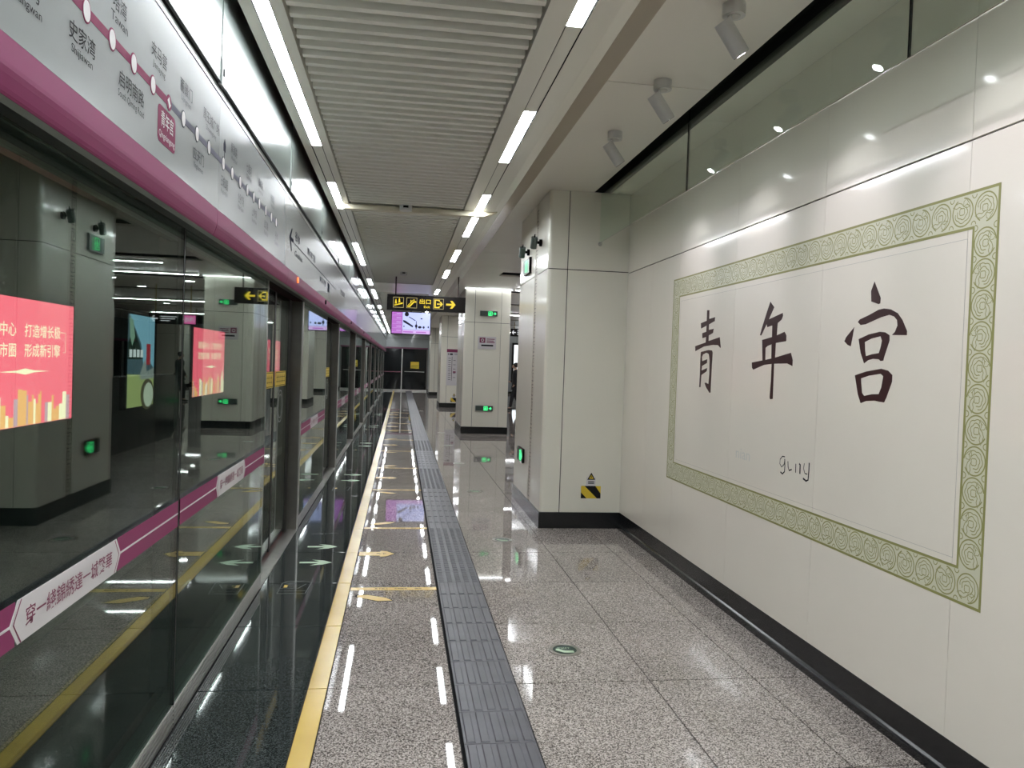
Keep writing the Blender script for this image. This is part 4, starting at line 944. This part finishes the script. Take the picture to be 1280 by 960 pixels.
# ================================================================== floor markings
for i, yy in enumerate((4.127, 6.79, 9.40, 12.03, 14.65, 17.3)):
    e = empty('floor_guide_disc', (.937, yy, 0), f'round steel and dark green guide disc in the granite floor, {ORD[i]} from the camera', 'floor marker')
    fr = frD(.937, yy, 0.0003); MB().disc(fr, (0, 0), .088, STEEL, .004, n=36, inner=.066).obj('steel_ring', e)
    MB().disc(fr, (0, 0), .066, DGREEN, .0022, n=36).obj('green_disc', e)
    b = MB(); b.poly(fr, [(-.045, .022), (-.052, -.002), (-.012, -.042), (.045, -.042), (.045, -.012), (.0, -.012)], LUMI, .001, .0023); text(b, fr, 'EXIT', -.035, .035, .012, .034, LUMI, .0035); b.obj('arrow_mark', e)
FLD = 0.0003
for i, dc in enumerate(DOORS[:5]):
    near = i == 0
    for sgn in (-1, 1):
        yb = dc + sgn * 0.975; nm = 'near' if sgn < 0 else 'far'
        e = empty('queue_bar', (0, yb, 0), f'yellow queue line across pale granite, {nm} side of the {ORD[i]} door pair', 'floor sticker')
        fr = frD(0, yb, FLD); MB().rect(fr, -.29, .288, -.032, .032, YELD, .0008).obj('line', e)
        b = MB(); text(b, fr, '先下后上', -.13, -.04, -.014, .016, INK, .001, .01); text(b, fr, '文明候车', .0, .09, -.014, .016, INK, .001, .01); text(b, fr, '排队', .14, .19, -.014, .016, INK, .001, .01); b.obj('lettering', e)
        e = empty('queue_arrow', (-.12, yb + sgn * .2, 0), f'slanted yellow queue arrow, {nm} side of the {ORD[i]} door pair', 'floor sticker')
        fr = frD(-.125, yb - sgn * -.215, FLD); L_ = [(-.12, sgn * -.075), (-.03, sgn * -.075), (.075, sgn * .005), (.11, sgn * .075), (.015, sgn * .07), (-.125, sgn * -.02)]
        if sgn < 0: L_ = [(-.125, .085), (-.05, .09), (.085, .01), (.13, -.06), (.03, -.07), (-.125, .03)]
        else: L_ = [(-.125, -.085), (-.05, -.09), (.085, -.01), (.13, .06), (.03, .07), (-.125, -.03)]
        c_ = [(p[0] * .9, p[1] * .84) for p in L_]
        MB().poly(fr, L_, INK, .0006).obj('outline', e); MB().poly(fr, c_, YELD, .0005, .0007).obj('arrow_body', e)
    e = empty('alight_arrow', (-.15, dc, 0), f'straight yellow arrow on pale granite before the {ORD[i]} door pair', 'floor sticker')
    fr = frD(-.15, dc, FLD); L_ = [(-.145, -.07), (.03, -.07), (.04, -.11), (.09, -.09), (.155, 0), (.09, .09), (.04, .11), (.03, .07), (-.145, .07)]
    MB().poly(fr, L_, INK, .0006).obj('outline', e); b = MB(); b.poly(fr, [(p[0] * .93, p[1] * .9) for p in L_], YELD, .0005, .0007); text(b, fr, '先下', .0, .08, -.02, .02, INK, .0015, .01); b.obj('arrow_body', e)
    for k_, dy in enumerate((-.27, .24)):
        e = empty('green_arrow', (-.6, dc + dy, 0), f'pale green arrow on dark granite, {"nearer" if k_ == 0 else "farther"} of two before the {ORD[i]} door pair', 'floor sticker')
        fr = frD(-.60, dc + dy, FLD); b = MB(); b.poly(fr, [(-.115, -.022), (.03, -.022), (-.03, -.085), (.06, -.06), (.125, 0), (.06, .06), (-.03, .085), (.03, .022), (-.115, .022)], LUMI, .0008); b.obj('arrow_shape', e)
    e = empty('caution_decal', (-.68, dc + .72, 0), f'worn text decal on dark granite, far side of the {ORD[i]} door pair', 'floor sticker')
    fr = frD(-.66, dc + .72, FLD); b = MB(); text(b, fr, '小心脚下', -.08, .06, -.03, .03, mat('worn_grey', (.16, .17, .16), .5), .0008); b.ribbon(fr, [(.07, .02), (.12, .03), (.15, .03)], .01, MATS['worn_grey'], .0008); b.obj('lettering', e)
    e = empty('outlined_decal', (-.68, dc - .93, 0), f'worn outlined decal on dark granite, near side of the {ORD[i]} door pair', 'floor sticker')
    fr = frD(-.67, dc - .93, FLD); b = MB(); OUTL = mat('worn_outline', (.10, .11, .10), .4)
    b.ribbon(fr, [(-.09, -.14), (.09, -.14), (.105, .12), (.06, .15), (-.06, .15), (-.09, .10), (-.09, -.14)], .007, OUTL, .0008); b.ribbon(fr, [(-.09, -.02), (.03, -.02), (.07, .08)], .006, OUTL, .0008); b.ribbon(fr, [(-.09, -.08), (.09, -.08)], .004, OUTL, .0008)
    b.rect(fr, -.07, -.045, .0, .06, YELD, .0006); b.obj('outline', e)

# ================================================================== tunnel lightboxes
PINKB = emis('advert_pink', (1.0, 0.13, 0.20), 1.9); CREAM = emis('advert_cream', (1.0, 0.80, 0.55), 1.9); ORG = emis('advert_orange', (1.0, 0.45, 0.16), 1.7); LIL = emis('advert_lilac', (0.75, 0.42, 0.50), 1.4)
def red_box(y0, label):
    y1 = y0 + 2.74; e = empty('trackside_lightbox', (-4.2, (y0 + y1) / 2, .7), label, 'lightbox')
    MB().box(-4.199, -4.10, y0 - .03, y1 + .03, .67, 2.13, SIGNB).obj('casing', e)
    fr = frL(-4.0995, y0, .70); b = MB(); b.rect(fr, 0, 2.74, 0, 1.40, PINKB, .002); b.obj('poster_ground', e)
    b = MB()
    text(b, fr, '建强副中心', .38, 1.28, .98, 1.13, CREAM, .004, .006); text(b, fr, '打造增长极', 1.47, 2.37, .98, 1.13, CREAM, .004, .006)
    text(b, fr, '提速都市圈', .38, 1.28, .76, .91, CREAM, .004, .006); text(b, fr, '形成新引擎', 1.47, 2.37, .76, .91, CREAM, .004, .006)
    b.ribbon(fr, [(2.38, 1.06), (2.52, 1.06), (2.52, .82), (2.46, .82)], .01, CREAM, .003); b.obj('poster_lettering', e)
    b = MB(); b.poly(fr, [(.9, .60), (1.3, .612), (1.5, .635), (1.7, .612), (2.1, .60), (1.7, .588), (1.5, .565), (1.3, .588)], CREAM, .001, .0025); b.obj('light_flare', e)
    b = MB(); random.seed(int(y0 * 10)); u = 0.0
    while u < 2.70:
        wd = random.uniform(.03, .11); h = random.uniform(.12, .48) * (1.1 if 1.2 < u < 1.5 or u > 2.1 else .8)
        mm2 = random.choice([ORG, ORG, LIL, CREAM, PINKB]); b.rect(fr, u, min(u + wd, 2.735), .005, h, mm2, .001, .0025 + .0002 * random.random()); u += wd
    b.obj('printed_skyline', e)
red_box(7.73, 'red city skyline advert lightbox nearest the left edge, behind the glass')
red_box(16.2, 'second red city skyline advert lightbox behind the glass, seen over the mirrored column')
red_box(24.65, 'third and farthest red city skyline advert lightbox behind the glass')
y0, y1 = 12.46, 13.72
e = empty('trackside_lightbox', (-4.2, 13.1, .7), 'blue and green landscape advert lightbox between the red ones, behind the glass', 'lightbox')
MB().box(-4.199, -4.10, y0 - .03, y1 + .03, .67, 2.17, SIGNB).obj('casing', e)
fr = frL(-4.0995, y0, .70); E_ = lambda n, c, s=1.0: emis(n, c, s)
b = MB(); b.rect(fr, 0, 1.26, 0, 1.44, E_('ad_slate', (.10, .16, .20), .7), .002); b.obj('poster_ground', e)
b = MB(); SKY = E_('ad_sky', (.28, .52, .70), .9)
b.poly(fr, [(.05, 1.44), (.6, 1.0), (.75, .6), (1.0, .72), (1.26, .6), (1.26, 1.44)], SKY, .001, .0025); b.poly(fr, [(.0, 1.0), (.25, 1.25), (.55, .95), (.7, .75), (.0, .75)], E_('ad_pine', (.02, .04, .03), .6), .001, .003)
b.poly(fr, [(.05, 1.4), (.22, 1.35), (.3, 1.1), (.18, .95), (.08, 1.1)], E_('ad_leaf', (.3, .45, .35), .8), .001, .0035)
b.poly(fr, [(0, .52), (.7, .50), (1.26, .45), (1.26, .0), (0, 0)], E_('ad_field', (.42, .46, .18), .9), .001, .003)
b.poly(fr, [(.55, .5), (.8, .75), (.9, .55), (1.26, .62), (1.26, .44), (.6, .42)], E_('ad_stone', (.35, .37, .36), .8), .001, .0035)
b.disc(fr, (.95, .18), .33, E_('ad_wheel', (.12, .10, .05), .6), .001, .004, n=24, ry=.25); b.disc(fr, (1.0, .17), .24, E_('ad_pale', (.62, .64, .52), .9), .001, .005, n=24, ry=.20)
b.obj('poster_landscape', e)
b = MB()
for i in range(4): b.rect(fr, .06 + i * .17, .18 + i * .17, .78, .90, WHE, .001, .005)
b.rect(fr, .86, 1.06, .66, 1.0, E_('ad_red', (.5, .04, .06), .8), .001, .005); b.obj('poster_heading', e)

# ================================================================== people in the hall
SKIN = mat('skin', (0.45, 0.29, 0.21), 0.5); COAT = mat('black_coat', (0.012, 0.012, 0.014), 0.8); TROU = mat('black_trousers', (0.014, 0.014, 0.017), 0.8); HAIR = mat('black_hair', (0.01, 0.009, 0.008), 0.6); SHOE = mat('dark_shoe', (0.012, 0.011, 0.011), 0.5)
def skin_obj(name, verts, edges, radii, m, parent, root=0, sub=1):
    me = bpy.data.meshes.new(name); me.from_pydata(verts, edges, []); me.materials.append(m)
    o = bpy.data.objects.new(name, me); link(o, parent)
    sk = o.modifiers.new('skin', 'SKIN'); sk.use_smooth_shade = True
    for i, r in enumerate(radii):
        me.skin_vertices[0].data[i].radius = (r, r) if not isinstance(r, tuple) else r
    me.skin_vertices[0].data[root].use_root = True
    s_ = o.modifiers.new('sub', 'SUBSURF'); s_.levels = sub; s_.render_levels = sub
    return o
def person(x, y, h, face, label, stride=0.2):
    k = h / 1.7; e = empty('person', (x, y, 0), label, 'person'); c, s_ = math.cos(face), math.sin(face)
    def P(f, l, z): return (x + (f * c - l * s_) * k, y + (f * s_ + l * c) * k, z * k)      # f forward, l left
    st = stride
    V = [P(0, 0, .92), P(0, 0, 1.12), P(.01, 0, 1.32), P(.02, 0, 1.45), P(.04, 0, 1.53), P(.05, 0, 1.61),
         P(0, .09, .88), P(st * .5 + .04, .09, .50), P(st, .09, .09), P(st + .14, .09, .04),
         P(0, -.09, .88), P(-st * .3 + .03, -.09, .50), P(-st, -.09, .10), P(-st + .13, -.09, .04),
         P(.01, .18, 1.40), P(-.03, .23, 1.13), P(.10, .23, .92), P(.16, .22, .85),
         P(.01, -.18, 1.40), P(.02, -.23, 1.13), P(.19, -.18, 1.02), P(.27, -.15, 1.05)]
    E = [(0, 1), (1, 2), (2, 3), (3, 4), (4, 5), (0, 6), (6, 7), (7, 8), (8, 9), (0, 10), (10, 11), (11, 12), (12, 13), (3, 14), (14, 15), (15, 16), (16, 17), (3, 18), (18, 19), (19, 20), (20, 21)]
    rr = [.12, .11, .12, .06, .05, .085, .08, .055, .035, .03, .08, .055, .035, .03, .05, .04, .03, .02, .05, .04, .03, .02]
    skin_obj('body', V, E, [r * k for r in rr], SKIN, e)
    skin_obj('coat', [V[i] for i in (0, 1, 2, 3, 14, 15, 16, 18, 19, 20)] + [P(0, 0, .80)], [(0, 1), (1, 2), (2, 3), (3, 4), (4, 5), (5, 6), (3, 7), (7, 8), (8, 9), (0, 10)], [r * k for r in (.165, .15, .16, .085, .075, .058, .05, .075, .058, .05, .17)], COAT, e)
    skin_obj('trousers', [V[0]] + V[6:9] + V[10:13], [(0, 1), (1, 2), (2, 3), (0, 4), (4, 5), (5, 6)], [r * k for r in (.13, .10, .08, .06, .10, .08, .06)], TROU, e)
    for i in (8, 12):
        a = Vector(V[i]); t_ = Vector(V[i + 1]); d = (t_ - a); d.z = 0; d.normalize(); base = Vector((a.x, a.y, 0))
        skin_obj('shoe', [tuple(base - d * .05 * k + Z * .045 * k), tuple(base + d * .07 * k + Z * .045 * k), tuple(base + d * .17 * k + Z * .032 * k)], [(0, 1), (1, 2)], [.045 * k, .046 * k, .033 * k], SHOE, e)
    hb = MB(); hp = P(.02, 0, 1.655); hb.sphere(hp, .098 * k, HAIR, 14, 10, (1, 1, .95)); hb.obj('hair', e)
    fb = MB(); fc = P(.105, 0, 1.60); fb.sphere(fc, .055 * k, SKIN, 12, 8, (1, 1, 1.3)); n_ = P(.16, 0, 1.60); fb.sphere(n_, .014 * k, SKIN, 8, 6)
    for l_ in (-.025, .025): q_ = P(.152, l_, 1.63); fb.sphere(q_, .008 * k, HAIR, 6, 4)
    q_ = P(.150, 0, 1.555); fb.sphere(q_, .014 * k, mat('lips', (.3, .1, .09), .5), 8, 4, (1, 1, .4)); fb.obj('face', e)
person(3.99, 26.75, 1.62, math.pi, 'person in black clothes walking, half hidden between the columns')
person(5.40, 26.7, 1.60, math.pi * .75, 'person in dark clothes, standing deeper in the hall and mirrored in the screens', 0.12)
clean()
